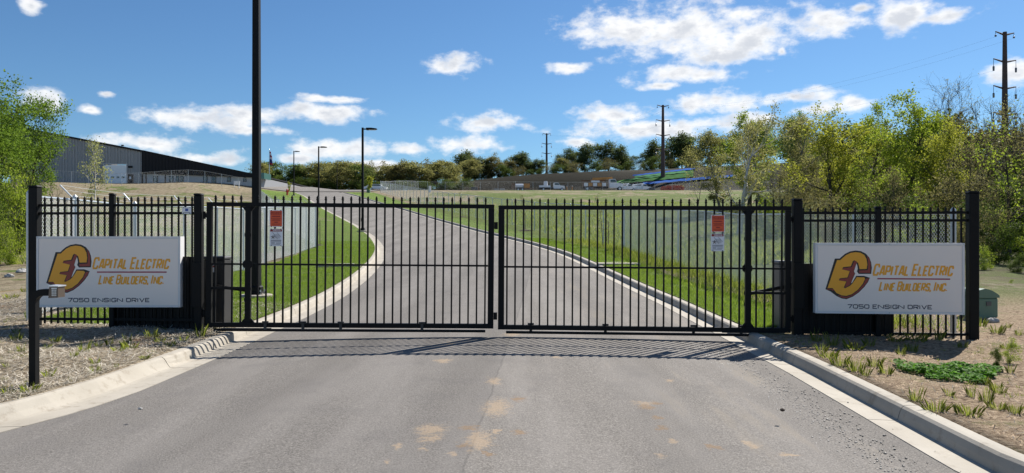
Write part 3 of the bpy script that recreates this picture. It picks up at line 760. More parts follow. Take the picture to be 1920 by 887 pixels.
def operator(label, x, y, w, d, z0, z1, m, side, arm_to):
    t = thing('gate_operator', label, 'gate operator', (x, y, z0))
    h = z1-z0
    mb = MB(); mb.bbox(-w/2, w/2, -d/2, d/2, -0.1, h-0.05, 0.02); mb.build('housing', M[m], t)
    mb = MB(); mb.bbox(-w/2-0.012, w/2+0.012, -d/2-0.012, d/2+0.012, h-0.048, h, 0.02); mb.build('lid', M['operator_grey'] if side > 0 else M[m], t)
    mb = MB(); mb.box(-0.035, 0.035, -d/2-0.004, -d/2-0.001, h-0.26, h-0.14); st = mb.build('sticker', M['white_sign'], t)
    mb = MB(); mb.box(-0.03, 0.03, -d/2-0.007, -d/2-0.005, h-0.18, h-0.15); mb.build('red_band', M['dark_red'], st)
    e = Vector(arm_to)-Vector((x, y, z0)); e0 = Vector((0.0, -d/2-0.03, 0.86-z0))
    mid = e0.lerp(e, 0.5)+Vector((0, 0.0, 0.0))
    mb = MB(); mb.bar(e0, e, 0.035, 0.05); mb.build('arm', M['black'], t)
    mb = MB(); mb.cyl(e0-Vector((0,0,0.04)), 0.04, 0.09, 12); mb.build('crank', M['black'], t)
    return t
operator('charcoal gate operator cabinet with white sticker behind the keypad-side gate leaf', -4.93, 12.50, 0.34, 0.36, 0.10, 1.34, 'operator_dark', -1, (-4.26, 12.03, 0.80))
operator('grey gate operator cabinet behind the gate leaf nearest the green utility box', 4.55, 12.45, 0.30, 0.36, 0.08, 1.27, 'operator_grey', 1, (3.76, 11.88, 0.76))

# ------------------------------------------------------------------ lettering (strokes with mitred corners)
GL = {
 'C':(1,[[(1,.72),(1,.84),(.84,1),(.16,1),(0,.84),(0,.16),(.16,0),(.84,0),(1,.16),(1,.28)]]),
 'A':(1.05,[[(0,0),(.38,1),(.72,1),(1,0)],[(.16,.27),(.88,.27)]]),
 'P':(1,[[(0,0),(0,1),(.84,1),(1,.86),(1,.56),(.84,.42),(.05,.42)]]),
 'I':(.12,[[(.5,0),(.5,1)]]), 'T':(1,[[(0,1),(1,1)],[(.5,0),(.5,.93)]]), 'L':(.85,[[(0,1),(0,0),(1,0)]]),
 'E':(.9,[[(1,1),(0,1),(0,0),(1,0)],[(.07,.52),(.8,.52)]]),
 'R':(1,[[(0,0),(0,1),(.84,1),(1,.86),(1,.60),(.84,.46),(.05,.46)],[(.5,.40),(1,0)]]),
 'N':(1.25,[[(0,0),(0,1)],[(1,0),(1,1)],[(.06,.97),(.94,.03)]]),
 'B':(1,[[(0,0),(0,1),(.82,1),(1,.86),(1,.64),(.84,.52),(1,.40),(1,.14),(.82,0),(.05,0)],[(.07,.52),(.78,.52)]]),
 'U':(1,[[(0,1),(0,.16),(.16,0),(.84,0),(1,.16),(1,1)]]), 'D':(1,[[(0,0),(0,1),(.78,1),(1,.8),(1,.2),(.78,0),(.05,0)]]),
 'S':(1,[[(1,.76),(1,.86),(.84,1),(.16,1),(0,.86),(0,.66),(.16,.52),(.84,.48),(1,.36),(1,.14),(.84,0),(.16,0),(0,.14),(0,.24)]]),
 'G':(1,[[(1,.74),(1,.84),(.84,1),(.16,1),(0,.84),(0,.16),(.16,0),(.84,0),(1,.16),(1,.46),(.55,.46)]]),
 'V':(1.1,[[(0,1),(.5,0),(1,1)]]), '7':(1,[[(0,1),(1,1),(.38,0)]]),
 '0':(1,[[(.16,0),(0,.16),(0,.84),(.16,1),(.84,1),(1,.84),(1,.16),(.84,0),(.2,0)]]),
 '5':(1,[[(1,1),(0,1),(0,.56),(.84,.56),(1,.42),(1,.14),(.84,0),(0,0)]]),
 'W':(1.3,[[(0,1),(.25,0),(.5,.8),(.75,0),(1,1)]]), 'O':(1,[[(.16,0),(0,.16),(0,.84),(.16,1),(.84,1),(1,.84),(1,.16),(.84,0),(.2,0)]]),
 '.':(.1,[[(.5,0),(.5,.14)]]), ',':(.1,[[(.6,.14),(.6,0),(.2,-.18)]]), ' ':(.55,[]),
}
def lettering(mb, words, x0, x1, z0, hgt, small, t, shear, y, cw=0.55, gap=0.24):
    """set a line between x0 and x1; words: string, first capital of each word full height, the others small; y faces the viewer"""
    items = []; cur = 0.0; first = True
    for ch in words:
        if ch == ' ': cur += cw*0.62; first = True; continue
        w, st = GL[ch]; sc = 1.0 if first and ch.isalpha() else small
        wd = w*cw*sc; items.append((cur, wd, sc, st)); cur += wd+gap*sc*(1.2 if ch == 'I' else 1); 
        if ch.isalpha(): first = False
    tot = cur-gap*small; k = (x1-x0-shear*hgt*0.0-t)/(tot)
    for (cx, wd, sc, st) in items:
        for si, pl in enumerate(st):
            hh = hgt*sc-t
            pts = []
            for (a, b) in pl:
                px_ = x0+t/2+(cx+a*wd)*k; pz = z0+t/2+b*hh; pts.append((px_+shear*(pz-z0), pz))
            tt = t*(0.7 if si == 2 else 1.0); P = [Vector(p) for p in pts]; n = len(P)
            def ext(i):                                  # how far a stroke runs on at a corner so that the outer edges meet
                if i == 0 or i == n-1: return 0.0
                a0 = (P[i]-P[i-1]).normalized(); a1 = (P[i+1]-P[i]).normalized(); c = max(-0.5, min(1, a0.dot(a1)))
                return tt/2*min(1.0, math.sqrt(max(0, (1-c)/(1+c))))
            for i in range(n-1):
                d = (P[i+1]-P[i]).normalized(); nv = Vector((-d.y, d.x))*tt/2
                a_ = P[i]-d*ext(i); b_ = P[i+1]+d*ext(i+1); yy = y-0.0003*((i+4*si) % 9)
                mb.add([(a_.x+nv.x, yy, a_.y+nv.y), (a_.x-nv.x, yy, a_.y-nv.y), (b_.x-nv.x, yy, b_.y-nv.y), (b_.x+nv.x, yy, b_.y+nv.y)], [(0, 1, 2, 3)])

# ------------------------------------------------------------------ the two company signs
def poly_face(poly, y):
    mb = MB(); mb.add([(x, y, z) for x, z in poly], [tuple(range(len(poly)))])
    return mb
def signed(poly):
    a = sum(poly[i][0]*poly[(i+1)%len(poly)][1]-poly[(i+1)%len(poly)][0]*poly[i][1] for i in range(len(poly)))
    return poly if a > 0 else poly[::-1]
def company_sign(label, xl, xr, yl, yr, zt, zb, depth):
    W = math.hypot(xr-xl, yr-yl); Hh = zt-zb
    t = thing('company_sign', label, 'sign', (xl, yl, zb), math.atan2(yr-yl, xr-xl))
    b = 0.035
    # cabinet: box with a raised retainer frame round the face
    mb = MB(); mb.box(0, W, 0.012, depth, 0, Hh); cab = mb.build('cabinet', M['sign_white'], t)
    mb = MB(); mb.box(0, W, 0, 0.0115, Hh-b, Hh); mb.box(0, W, 0, 0.0115, 0, b); mb.box(0, b, 0, 0.0115, b+.001, Hh-b-.001); mb.box(W-b, W, 0, 0.0115, b+.001, Hh-b-.001)
    mb.build('retainer_frame', M['sign_white'], cab)
    mb = MB(); mb.box(b+0.004, W-b-0.004, 0.0045, 0.0115, b+0.004, Hh-b-0.004); face = mb.build('face', M['sign_face'], t)
    for x in (0.018, W/2, W-0.018):
        for z in (0.018, Hh-0.018):
            mb = MB(); mb.cyl((x, -0.001, z), 0.008, -0.004, 8, 'y'); mb.build('screw', M['galv'], cab)
    for x in (0.25, W-0.25):
        mb = MB(); mb.box(x-0.03, x+0.03, depth+0.001, depth+0.06, 0.15, Hh-0.15); mb.build('bracket', M['black'], t)
    def X(p): return (p-48)/1492*W
    def Z(q, p=0): return (1-(q-76-(p-48)*0.010)/722)*Hh
    def P(pts): return signed([(X(p), Z(q, p)) for p, q in pts])
    Y0 = 0.0042
    outline = [(246,238),(296,238),(312,222),(350,190),(400,166),(455,157),(510,164),(560,190),(595,232),(613,280),(620,335),(613,397),(488,397),(470,372),(478,345),(474,312),(466,290),(452,330),(440,372),(452,392),(425,455),(412,492),(420,488),(462,416),(540,416),(600,436),(582,480),(545,530),(490,585),(430,628),(365,655),(318,648),(262,622),(205,578),(150,552)]
    logo = poly_face(P(outline), Y0).build('logo', M['ink'], t)
    maroon = [(570,208),(598,248),(608,300),(604,386),(494,386),(490,362),(578,358),(584,300),(578,246)]
    maroon2 = [(560,446),(592,440),(572,484),(536,528),(484,580),(426,620),(365,645),(322,640),(268,614),(300,620),(362,630),(420,612),(482,566),(536,500)]
    maroon3 = [(444,262),(470,276),(452,330),(436,372),(448,392),(420,458),(398,508),(346,538),(368,470),(290,470),(298,446),(380,440),(402,366),(322,358),(330,336),(418,326)]
    maroon4 = [(162,548),(226,548),(236,566),(222,566),(214,556),(170,556)]
    for mm in (maroon, maroon2, maroon3, maroon4): poly_face(P(mm), Y0-0.0008).build('logo_shade', M['maroon'], logo)
    gold = [(268,254),(302,254),(320,236),(358,204),(404,182),(455,174),(505,180),(545,204),(566,246),(574,300),(568,346),(496,348),(490,315),(482,286),(462,266),(440,256),(428,268),(408,318),(330,326),
            (320,350),(396,368),(374,432),(296,440),(286,462),(362,474),(336,536),(350,543),(400,518),(424,494),(468,430),(540,432),(552,446),(528,498),(474,562),(416,604),(362,620),(312,614),(262,590),(232,552),(222,540),(172,540)]
    poly_face(P(gold), Y0-0.0016).build('logo_gold', M['gold'], logo)
    def zz(q, p): return Z(q, p)
    mb = MB(); lettering(mb, 'CAPITAL ELECTRIC', X(622), X(1418), Z(420, 1000), (420-300)/722*Hh*1.03, 0.86, 0.029*W/2.3, 0.22, Y0-0.0005, 0.50, 0.25); mb.build('name_lettering', M['gold'], t)['kind'] = 'stuff'
    mb = MB(); mb.box(X(675), X(1398), Y0-0.0012, Y0-0.0002, Z(456, 1030), Z(443, 1030)); mb.build('underline', M['red_line'], t)
    mb = MB(); lettering(mb, 'LINE BUILDERS, INC.', X(686), X(1365), Z(575, 1000), (575-478)/722*Hh*1.03, 0.86, 0.0245*W/2.3, 0.22, Y0-0.0005, 0.50, 0.27); mb.build('name_lettering', M['gold'], t)['kind'] = 'stuff'
    mb = MB(); lettering(mb, '7050 ENSIGN DRIVE', X(372), X(1222), Z(754, 800), 44/722*Hh, 1.0, 0.0135*W/2.3, 0.0, Y0-0.0005, 1.15, 0.36); mb.build('address_lettering', M['navy'], t)['kind'] = 'stuff'
    return t
company_sign('white company sign with gold logo, partly covered by the keypad', px(68,11.94), px(338,11.94), 11.94, 11.94, 1.672, 0.538, 0.15)
company_sign('white company sign with gold logo, beside the green utility box', px(1529,11.55), px(1809,11.30), 11.55, 11.30, 1.572, 0.485, 0.13)

# ------------------------------------------------------------------ keypad on its gooseneck post
g = ground_px(64, 726); X0, Y0_ = g.x, g.y
kp = thing('keypad_pedestal', 'black gooseneck pedestal with bronze keypad standing in the straw', 'keypad', (X0, Y0_, g.z))
zt = CH-(548-HV)/F*Y0_ - g.z
mb = MB(); w = 0.034
path = [(0,0,-0.15),(0,0,zt-0.10)]+[(0.10*(1-math.cos(a)),0,zt-0.10+0.10*math.sin(a)) for a in [math.pi/2*i/6 for i in range(1,7)]]+[(0.19,0,zt)]
rings = []
for i, p in enumerate(path):
    d = Vector(path[min(i+1,len(path)-1)])-Vector(path[max(i-1,0)]); d.normalize(); nrm = Vector((d.z,0,-d.x))
    rings.append([Vector(p)+nrm*a*w+Vector((0,b*w,0)) for a, b in ((-1,-1),(1,-1),(1,1),(-1,1))])
mb.add([q for r in rings for q in r], [tuple((i*4+j, i*4+(j+1)%4, i*4+4+(j+1)%4, i*4+4+j)) for i in range(len(rings)-1) for j in range(4)]+[(3,2,1,0), tuple(range(len(rings)*4-4, len(rings)*4))])
mb.build('gooseneck_post', M['black'], kp)
mb = MB(); mb.bbox(-0.045,0.045,-0.045,0.045,-0.1,0.02,0.01); mb.build('base_collar', M['black'], kp)
kb = MB(); kb.prism_xz([(0.185,zt-0.055),(0.285,zt-0.05),(0.285,zt+0.06),(0.195,zt+0.06)], -0.065, 0.05)
kbo = kb.build('keypad_housing', M['bronze'], kp)
mb = MB(); mb.prism_xz([(0.180,zt+0.0605),(0.296,zt+0.0605),(0.296,zt+0.072),(0.195,zt+0.076)], -0.085, 0.055); mb.build('hood', M['metal_light'], kbo)
for r in range(4):
    for c in range(3):
        mb = MB(); mb.box(0.222+c*0.017, 0.234+c*0.017, -0.069, -0.0655, zt+0.018-r*0.017, zt+0.030-r*0.017); mb.build('key', M['metal_light'], kbo)
mb = MB(); mb.box(0.218, 0.272, -0.068, -0.0655, zt+0.036, zt+0.050); mb.build('display', M['metal_light'], kbo)

# ------------------------------------------------------------------ warning signs wired to the gate
def plate(name, label, u0, u1, v0, v1, Y, base, extra, group=None):
    x0, x1 = px(u0, Y), px(u1, Y); z0, z1 = CH-(v1-HV)/F*Y, CH-(v0-HV)/F*Y
    t = thing(name, label, 'sign', (x0, Y, z0), group=group)
    W, H = x1-x0, z1-z0
    mb = MB(); mb.box(0, W, 0, 0.004, 0, H); mb.build('plate', M['white_sign'], t)
    def bar(nm, a0, a1, b0, b1, m, lift=0.001):
        mb = MB(); mb.box(a0*W, a1*W, -lift, -lift+0.0008, b0*H, b1*H); return mb.build(nm, M[m], t)
    extra(t, W, H, bar)
    for x in (0.14, 0.86):
        for z in ((0.03, 0.97)):
            mb = MB(); mb.cyl((x*W, -0.006, z*H), 0.007, 0.005, 8, 'y'); mb.build('fixing_bolt', M['black'], t)
    return t
def red_art(t, W, H, bar):
    bar('red_field', 0.05, 0.95, 0.04, 0.96, 'orange_sign'); bar('header_band', 0.09, 0.91, 0.74, 0.90, 'dark_red', 0.002)
    mb = MB(); lettering(mb, 'WARNING', W*0.13, W*0.87, H*0.775, H*0.095, 1.0, 0.006, 0, -0.0026, 0.8, 0.35); mb.build('lettering', M['orange_sign'], t)['kind'] = 'stuff'
    for (a, b, z, h) in ((.18,.82,.60,.06),(.12,.88,.50,.028),(.22,.78,.43,.028),(.16,.84,.36,.028),(.36,.64,.25,.055),(.14,.86,.16,.028),(.24,.76,.09,.028)):
        bar('text_line', a, b, z, z+h, 'dark_red', 0.002)
def white_art(t, W, H, bar):
    bar('red_band', 0.05, 0.95, 0.84, 0.96, 'dark_red')
    mb = MB(); lettering(mb, 'WARNING', W*0.25, W*0.85, H*0.865, H*0.07, 1.0, 0.004, 0, -0.0016, 0.8, 0.35); mb.build('lettering', M['white_sign'], t)['kind'] = 'stuff'
    mb = MB()
    for k in range(7): mb.bar((W*(0.42+0.06*k), -0.0012, H*0.44), (W*(0.34+0.06*k), -0.0012, H*0.70), 0.001, 0.004, up=(1,0,0))
    mb.bar((W*0.22,-0.0014,H*0.80),(W*0.60,-0.0014,H*0.42),0.001,0.007,up=(1,0,0)); mb.bar((W*0.55,-0.0014,H*0.80),(W*0.88,-0.0014,H*0.52),0.001,0.006,up=(1,0,0))
    mb.build('gate_pictogram', M['grey_print'], t)
    mb = MB()
    for a in range(5):
        an = a*2*math.pi/5+0.3; mb.bar((W*0.26,-0.0018,H*0.52),(W*0.26+0.032*math.cos(an),-0.0018,H*0.52+0.032*math.sin(an)),0.001,0.010,up=(1,0,0))
    mb.build('figure_pictogram', M['ink'], t)
    for (a, b, z, h) in ((.10,.90,.31,.05),(.10,.88,.25,.03),(.12,.40,.15,.06),(.46,.9,.18,.025),(.46,.86,.13,.025),(.10,.8,.07,.025)):
        bar('text_line', a, b, z, z+h, 'grey_print')
plate('warning_sign', 'orange-red warning sign on the gate leaf nearest the keypad', 505.5, 530, 394, 425.5, 11.93, None, red_art)
plate('warning_sign', 'white entrapment warning sign below the orange-red one, keypad-side gate leaf', 505.5, 530, 429, 461.5, 11.93, None, white_art)
plate('warning_sign', 'orange-red warning sign on the gate leaf nearest the green utility box', 1333.5, 1359, 403, 435.5, 11.80, None, red_art)
plate('warning_sign', 'white entrapment warning sign below the orange-red one, utility-box-side gate leaf', 1333, 1358, 438, 471, 11.80, None, white_art)
def small_art(t, W, H, bar):
    bar('blue_emblem', 0.34, 0.66, 0.40, 0.80, 'blue_print'); bar('text_line', 0.1, 0.9, 0.14, 0.24, 'grey_print')
plate('notice_plate', 'small white plate with blue emblem wired to the fence top rails', 341.5, 358.5, 388.5, 401, 11.93, None, small_art)

# ------------------------------------------------------------------ lamp posts
def lamp_post(label, u, Y, Hp, yaw=0.0, base=True, bw=0.16):
    x = px(u, Y); z = G(x, Y); t = thing('lamp_post', label, 'lamp post', (x, Y, z), yaw, 'black lamp posts along the drive')
    b0 = 0.0
    if base:
        mb = MB(); mb.tube([(0,0,-0.4),(0,0,0.065),(0,0,0.08)], [0.36,0.36,0.34], 24); mb.build('concrete_base', M['concrete'], t); b0 = 0.08
        mb = MB(); mb.bbox(-0.17,0.17,-0.17,0.17,b0+0.03,b0+0.06,0.01); pl = mb.build('base_plate', M['black'], t)
        mb = MB(); mb.bbox(-0.125,0.125,-0.125,0.125,b0+0.061,b0+0.20,0.03); mb.build('base_cover', M['black'], t)
        for sx in (-1,1):
            for sy in (-1,1):
                mb = MB(); mb.cyl((sx*0.135,sy*0.135,b0), 0.016, 0.11, 8); mb.build('anchor_bolt', M['galv'], pl)
    mb = MB(); w0, w1 = bw/2, bw/2*0.82
    vv = [(-w0,-w0,b0),(w0,-w0,b0),(w0,w0,b0),(-w0,w0,b0),(-w1,-w1,Hp),(w1,-w1,Hp),(w1,w1,Hp),(-w1,w1,Hp)]
    mb.add(vv, [(0,1,5,4),(1,2,6,5),(2,3,7,6),(3,0,4,7),(4,5,6,7)]); sh = mb.build('shaft', M['black'], t)
    if base:
        mb = MB(); mb.box(-w0-0.035, -w0-0.001, -0.035, 0.035, 0.72, 0.95); mb.build('hand_hole_cover', M['black'], sh)
    mb = MB(); mb.box(w1, w1+0.25, -0.035, 0.035, Hp-0.14, Hp-0.06); mb.build('arm', M['black'], t)
    mb = MB(); mb.prism_xz([(w1+0.20,Hp-0.17),(w1+0.92,Hp-0.13),(w1+0.92,Hp-0.07),(w1+0.55,Hp-0.02),(w1+0.20,Hp-0.02)], -0.17, 0.17); hd = mb.build('lamp_head', M['black'], t)
    mb = MB(); mb.box(w1+0.36, w1+0.85, -0.13, 0.13, Hp-0.172, Hp-0.165); mb.build('lens', M['metal_light'], hd)
lamp_post('tall black lamp post just behind the gate on a round concrete base', 481, 17.4, 7.4, 0, True, 0.175)
lamp_post('black lamp post at the tip of the lawn where the drive curves', 680, 52.0, 7.25, 0, True, 0.16)
lamp_post('black lamp post with small head, halfway up the drive', 597.5, 90.0, 7.4)
lamp_post('black lamp post near the top of the drive by the hydrant', 551, 126.0, 7.55)
lamp_post('smallest and farthest black lamp post, standing before the treeline', 632, 186.0, 7.4)

# ------------------------------------------------------------------ kerb inlets with their slabs
def inlet(label, corner, sx, throat_dir):
    t = thing('kerb_inlet', label, 'drain inlet', corner)
    mb = MB(); mb.bbox(0, sx, -0.9, 0.9, -0.3, 0.03, 0.02); mb.build('slab', M['concrete'], t)
    mb = MB(); xe = -0.05 if throat_dir < 0 else sx-0.18
    mb.box(xe, xe+0.23, -0.75, 0.75, -0.13, -0.035); mb.build('throat', M['ink'], t)
    mb = MB(); mb.box(sx*0.3, sx*0.7, 0.25, 0.6, 0.031, 0.04); mb.build('access_lid', M['stone'], t)
yi = 27.2; inlet('concrete kerb inlet slab in the lawn by the tall lamp post side of the drive', (float(Lback(yi))-1.5, yi, G(float(Lback(yi))-.3, yi)), 1.55, 1)
yi = 28.0; inlet('concrete kerb inlet slab in the lawn opposite the bend, near the staked sapling', (float(Rback(yi))-0.05, yi, G(float(Rback(yi))+.3, yi)), 1.5, -1)

# ------------------------------------------------------------------ metal building on the pad
def building():
    YB = 150.0; zb = CH+(HV-346)/F*YB
    t = thing('warehouse', 'long metal building with grey ribbed end and low charcoal wing', 'building', (0, YB, zb))
    def X(u): return (u-CX)/F*YB
    def Zr(v): return CH+(HV-v)/F*YB-zb
    x0, xm, xe = X(20), X(268), X(490)
    def roof(x): return Zr(236)+(x-x0)*(Zr(283.5)-Zr(236))/(xm-x0)
    # grey ribbed panels, one by one
    n = 40; w = (xm-x0)/n; dl, dr_, dt = X(195.5), X(237.5), Zr(309.5)
    pl, pr_, pt = X(240.5), X(250.5), Zr(327)
    for i in range(n):
        a, b = x0+i*w, x0+(i+1)*w; mid = (a+b)/2
        z0 = dt+0.12 if dl-0.1 < mid < dr_+0.1 else -0.6
        mb = MB(); ra, rb = roof(a)-0.02, roof(b)-0.02
        mb.prism_xz([(a+0.004, z0), (b-0.004, z0), (b-0.004, rb), (a+0.004, ra)], 0.0, 0.3)
        mb.prism_xz([(a+0.03, z0), (a+0.17, z0), (a+0.17, ra-0.02), (a+0.03, ra-0.01)], -0.09, -0.001)
        mb.prism_xz([(a+w*0.52, z0), (a+w*0.52+0.1, z0), (a+w*0.52+0.1, (ra+rb)/2-0.05), (a+w*0.52, (ra+rb)/2-0.04)], -0.06, -0.001)
        mb.build('wall_panel', M['wall_grey'], t)
    mb = MB(); mb.prism_xz([(x0-0.2, roof(x0)-0.15), (xm+0.25, roof(xm+.25)-0.2), (xm+0.25, roof(xm+.25)+0.18), (x0-0.2, roof(x0)+0.2)], -0.35, 40); mb.build('roof', M['wall_dark'], t)
    mb = MB(); mb.box(xm-0.14, xm+0.02, -0.28, -0.10, -0.4, roof(xm)-0.25); mb.build('downspout', M['wall_dark'], t)
    # overhead door, four lights in it
    d = MB(); 
    mb = MB(); mb.box(dl, dr_, -0.03, 0.2, -0.5, dt); door = mb.build('overhead_door', M['door_white'], t)
    for k in range(5):
        mb = MB(); mb.box(dl+0.03, dr_-0.03, -0.075, -0.031, -0.5+k*(dt+0.5)/5+0.03, -0.5+(k+1)*(dt+0.5)/5-0.03); mb.build('door_section', M['door_white'], door)
    for k in range(4):
        c = dl+(dr_-dl)*(0.15+0.235*k); mb = MB(); mb.box(c-0.28, c+0.28, -0.10, -0.078, Zr(334), Zr(331)); mb.build('pane', M['glass_dark'], door)
    mb = MB(); mb.box(dl-0.22, dl-0.01, -0.14, -0.08, -0.5, dt+0.1); mb.box(dr_+0.01, dr_+0.22, -0.14, -0.08, -0.5, dt+0.1); mb.box(dl-0.22, dr_+0.22, -0.14, -0.08, dt+0.101, dt+0.3); mb.build('door_frame', M['wall_low'], t)
    mb = MB(); mb.box(pl, pr_, -0.15, -0.095, -0.5, pt); pd = mb.build('side_door', M['wall_dark'], t)
    mb = MB(); mb.box(pl+0.3, pl+0.65, -0.17, -0.151, pt-0.95, pt-0.45); mb.build('pane', M['white_sign'], pd)
    mb = MB(); mb.box(X(241), X(249), -0.18, -0.095, Zr(315), Zr(311)); mb.build('louver', M['wall_dark'], t)
    for u, v in ((180, 309), (231, 273)):
        mb = MB(); mb.box(X(u)-0.22, X(u)+0.22, -0.4, -0.095, Zr(v)-0.12, Zr(v)+0.12); mb.build('wall_light', M['operator_dark'], t)
    # charcoal wing under the falling roof line, pale wall with windows below
    def roof2(x): return Zr(284)+(x-xm)*(Zr(331)-Zr(284))/(X(490)-xm)
    n2 = 36; w = (xe-xm)/n2
    def low(x): return Zr(325.5)+(x-xm)*(Zr(333.5)-Zr(325.5))/(xe-xm)
    for i in range(n2):
        a, b = xm+i*w, xm+(i+1)*w
        if roof2(b)-low(b) < 0.05: break
        mb = MB(); mb.prism_xz([(a+0.004, low(a)), (b-0.004, low(b)), (b-0.004, roof2(b)), (a+0.004, roof2(a))], -0.5, 0.0)
        mb.prism_xz([(a+0.05, low(a)+.01), (a+0.14, low(a)), (a+0.14, roof2(a)-0.03), (a+0.05, roof2(a)-0.02)], -0.56, -0.501)
        mb.build('wing_panel', M['wall_dark'], t)
    mb = MB(); mb.prism_xz([(xm+.26, roof2(xm)+.001), (xe, roof2(xe)), (xe, roof2(xe)+0.22), (xm+.26, roof2(xm)+0.20)], -0.62, 40); mb.build('wing_roof', M['wall_dark'], t)
    mb = MB(); mb.prism_xz([(xm+.01, -1.6), (xe-0.1, -1.6), (xe-0.1, low(xe)+0.05), (xm+.01, low(xm)+0.05)], 0.02, 0.3); mb.build('lower_wall', M['wall_low'], t)
    for (ua, ub, kind) in ((287,296,'w'),(317,325,'w'),(330,336,'w'),(338,344,'w'),(381,389,'w'),(397,405,'d'),(426,433,'w'),(456,462,'w'),(273,275,'p'),(309,311,'p')):
        a, b = X(ua), X(ub)
        if kind == 'p':
            mb = MB(); mb.box(a, b, -0.1, 0.018, -1.0, low(a)-0.05); mb.build('column', M['wall_dark'], t); continue
        z0, z1 = (Zr(341), Zr(330)+0.0) if kind == 'w' else (-1.0, Zr(331))
        z1 = min(z1, low(b)-0.06)
        mb = MB(); mb.box(a, b, -0.06, 0.018, z0, z1); f = mb.build('window' if kind == 'w' else 'door', M['wall_dark'], t)
        mb = MB(); mb.box(a+0.08, b-0.08, -0.08, -0.061, z0+0.08, z1-0.08); mb.build('pane', M['glass_dark'], f)
    mb = MB(); mb.box(X(487), X(499), -1.2, 3.0, Zr(336), Zr(325)); e = mb.build('entrance_canopy', M['green_glass'], t)
    mb = MB(); mb.box(X(488), X(490), -1.0, -0.6, -1.0, Zr(336)-.01); mb.build('canopy_post', M['wall_dark'], e)
    # side wall that closes the block behind
    mb = MB(); mb.box(x0, x0+0.3, 0.301, 40, -0.6, roof(x0)-0.3); mb.box(xe-0.4, xe-0.1, 0.301, 40, -1.2, Zr(333)); mb.box(x0, xe-0.1, 39.7, 40, -0.6, Zr(333)); mb.build('back_wall', M['wall_grey'], t)
building()
def placard():
    p = at(444, 345, 140); g_ = G(p.x, 140)
    t = thing('notice_board', 'low white notice board on two legs before the charcoal wing', 'sign', (p.x, 140, g_))
    mb = MB(); mb.box(-0.55, 0.55, -0.04, 0.04, 0.55, 1.25); mb.build('board', M['white_sign'], t)
    for x in (-0.45, 0.45):
        mb = MB(); mb.box(x-0.04, x+0.04, -0.035, 0.035, -0.1, 0.549); mb.build('leg', M['white_sign'], t)
placard()

# ------------------------------------------------------------------ flagpole, hydrant, pillar box, utility box, rocks
def flagpole():
    Y = 172.0; x = px(505, Y); g_ = G(x, Y); h = CH+(HV-281)/F*Y-g_
    t = thing('flagpole', 'slim white flagpole with a limp striped flag by the treeline', 'flagpole', (x, Y, g_))
    mb = MB(); mb.tube([(0,0,0),(0,0,h)], [0.11,0.05], 8); mb.build('pole', M['metal_light'], t)
    mb = MB(); mb.tube([(0,0,h),(0,0,h+0.1),(0,0,h+0.2)], [0.03,0.1,0.02], 8); mb.build('finial', M['metal_light'], t)
    f = None
    # hanging flag: folded cloth strips, canton on top
    zt = h-0.3; n = 7
    for i in range(n):
        z1 = zt-i*0.44; z0 = z1-0.44; w1 = 0.35+0.10*i*(1 if i < 4 else 0.6); mb = MB()
        vv = []; 
        for j in range(7):
            xx = 0.06+w1*j/6; yy = 0.12*math.sin(j*1.9+i*0.5); vv += [(xx, yy, z1-0.03*j), (xx, 0.12*math.sin(j*1.9+i*0.5+0.5), z0-0.03*j)]
        mb.add(vv, [(2*j, 2*j+2, 2*j+3, 2*j+1) for j in range(6)])
        mb.build('flag_cloth', M['flag_blue'] if i in (4, 5) else (M['flag_red'] if i % 2 == 0 else M['flag_white']), t)
flagpole()
def hydrant():
    p = at(538.5, 365, 128); g_ = G(p.x, 128); t = thing('fire_hydrant', 'red fire hydrant beside the upper drive', 'hydrant', (p.x, 128, g_)); t.scale = (1.35,)*3
    mb = MB(); mb.tube([(0,0,-0.1),(0,0,0.05),(0,0,0.06),(0,0,0.55),(0,0,0.60),(0,0,0.72),(0,0,0.78)], [0.16,0.16,0.11,0.11,0.15,0.10,0.03], 12); mb.build('barrel', M['red_hydrant'], t)
    for s in (-1, 1):
        mb = MB(); mb.cyl((s*0.10,0,0.45), 0.06, s*0.09, 10, 'x'); mb.build('nozzle', M['red_hydrant'], t)
    mb = MB(); mb.cyl((0,-0.10,0.42), 0.075, -0.09, 10, 'y'); mb.build('pumper_nozzle', M['red_hydrant'], t)
hydrant()
def utility_box():
    Y = 14.6; x = px(1836, Y); g_ = G(x, Y)
    t = thing('utility_box', 'green domed utility box behind the right end of the picket fence', 'utility box', (x, Y, g_-0.02), 0.12)
    mb = MB(); mb.bbox(-0.24,0.22,-0.24,0.24,0,0.40,0.03); mb.build('base', M['utility_green'], t)
    mb = MB(); mb.prism_xz([(-0.25,0.401),(0.23,0.401),(0.23,0.44),(0.18,0.48),(0.05,0.55),(-0.08,0.58),(-0.20,0.55),(-0.25,0.50)], -0.25, 0.25); mb.build('lid', M['utility_green'], t)
    mb = MB(); mb.box(-0.05,0.05,-0.256,-0.241,0.25,0.33); mb.build('latch', M['operator_grey'], t)
utility_box()
def rock(label, u, v, r, seed, m='stone', flat=0.6):
    g_ = ground_px(u, v); rr = random.Random(seed); mb = MB(); n = 9; rings = 6; vv = []
    for i in range(rings+1):
        a = math.pi*i/rings
        for j in range(n):
            b = 2*math.pi*j/n; k = r*(0.82+0.36*rr.random()); vv.append((k*math.sin(a)*math.cos(b), k*math.sin(a)*math.sin(b)*0.85, k*math.cos(a)*flat))
    ff = [(i*n+j, (i+1)*n+j, (i+1)*n+(j+1)%n, i*n+(j+1)%n) for i in range(rings) for j in range(n)]
    mb.add(vv, ff); o = mb.build('rock', M[m], None, smooth=False, loc=(g_.x, g_.y, g_.z+r*flat*0.35)); tag(o, label, 'rock')
rock('pale rounded stone beside the green utility box', 1862, 604, 0.10, 3)
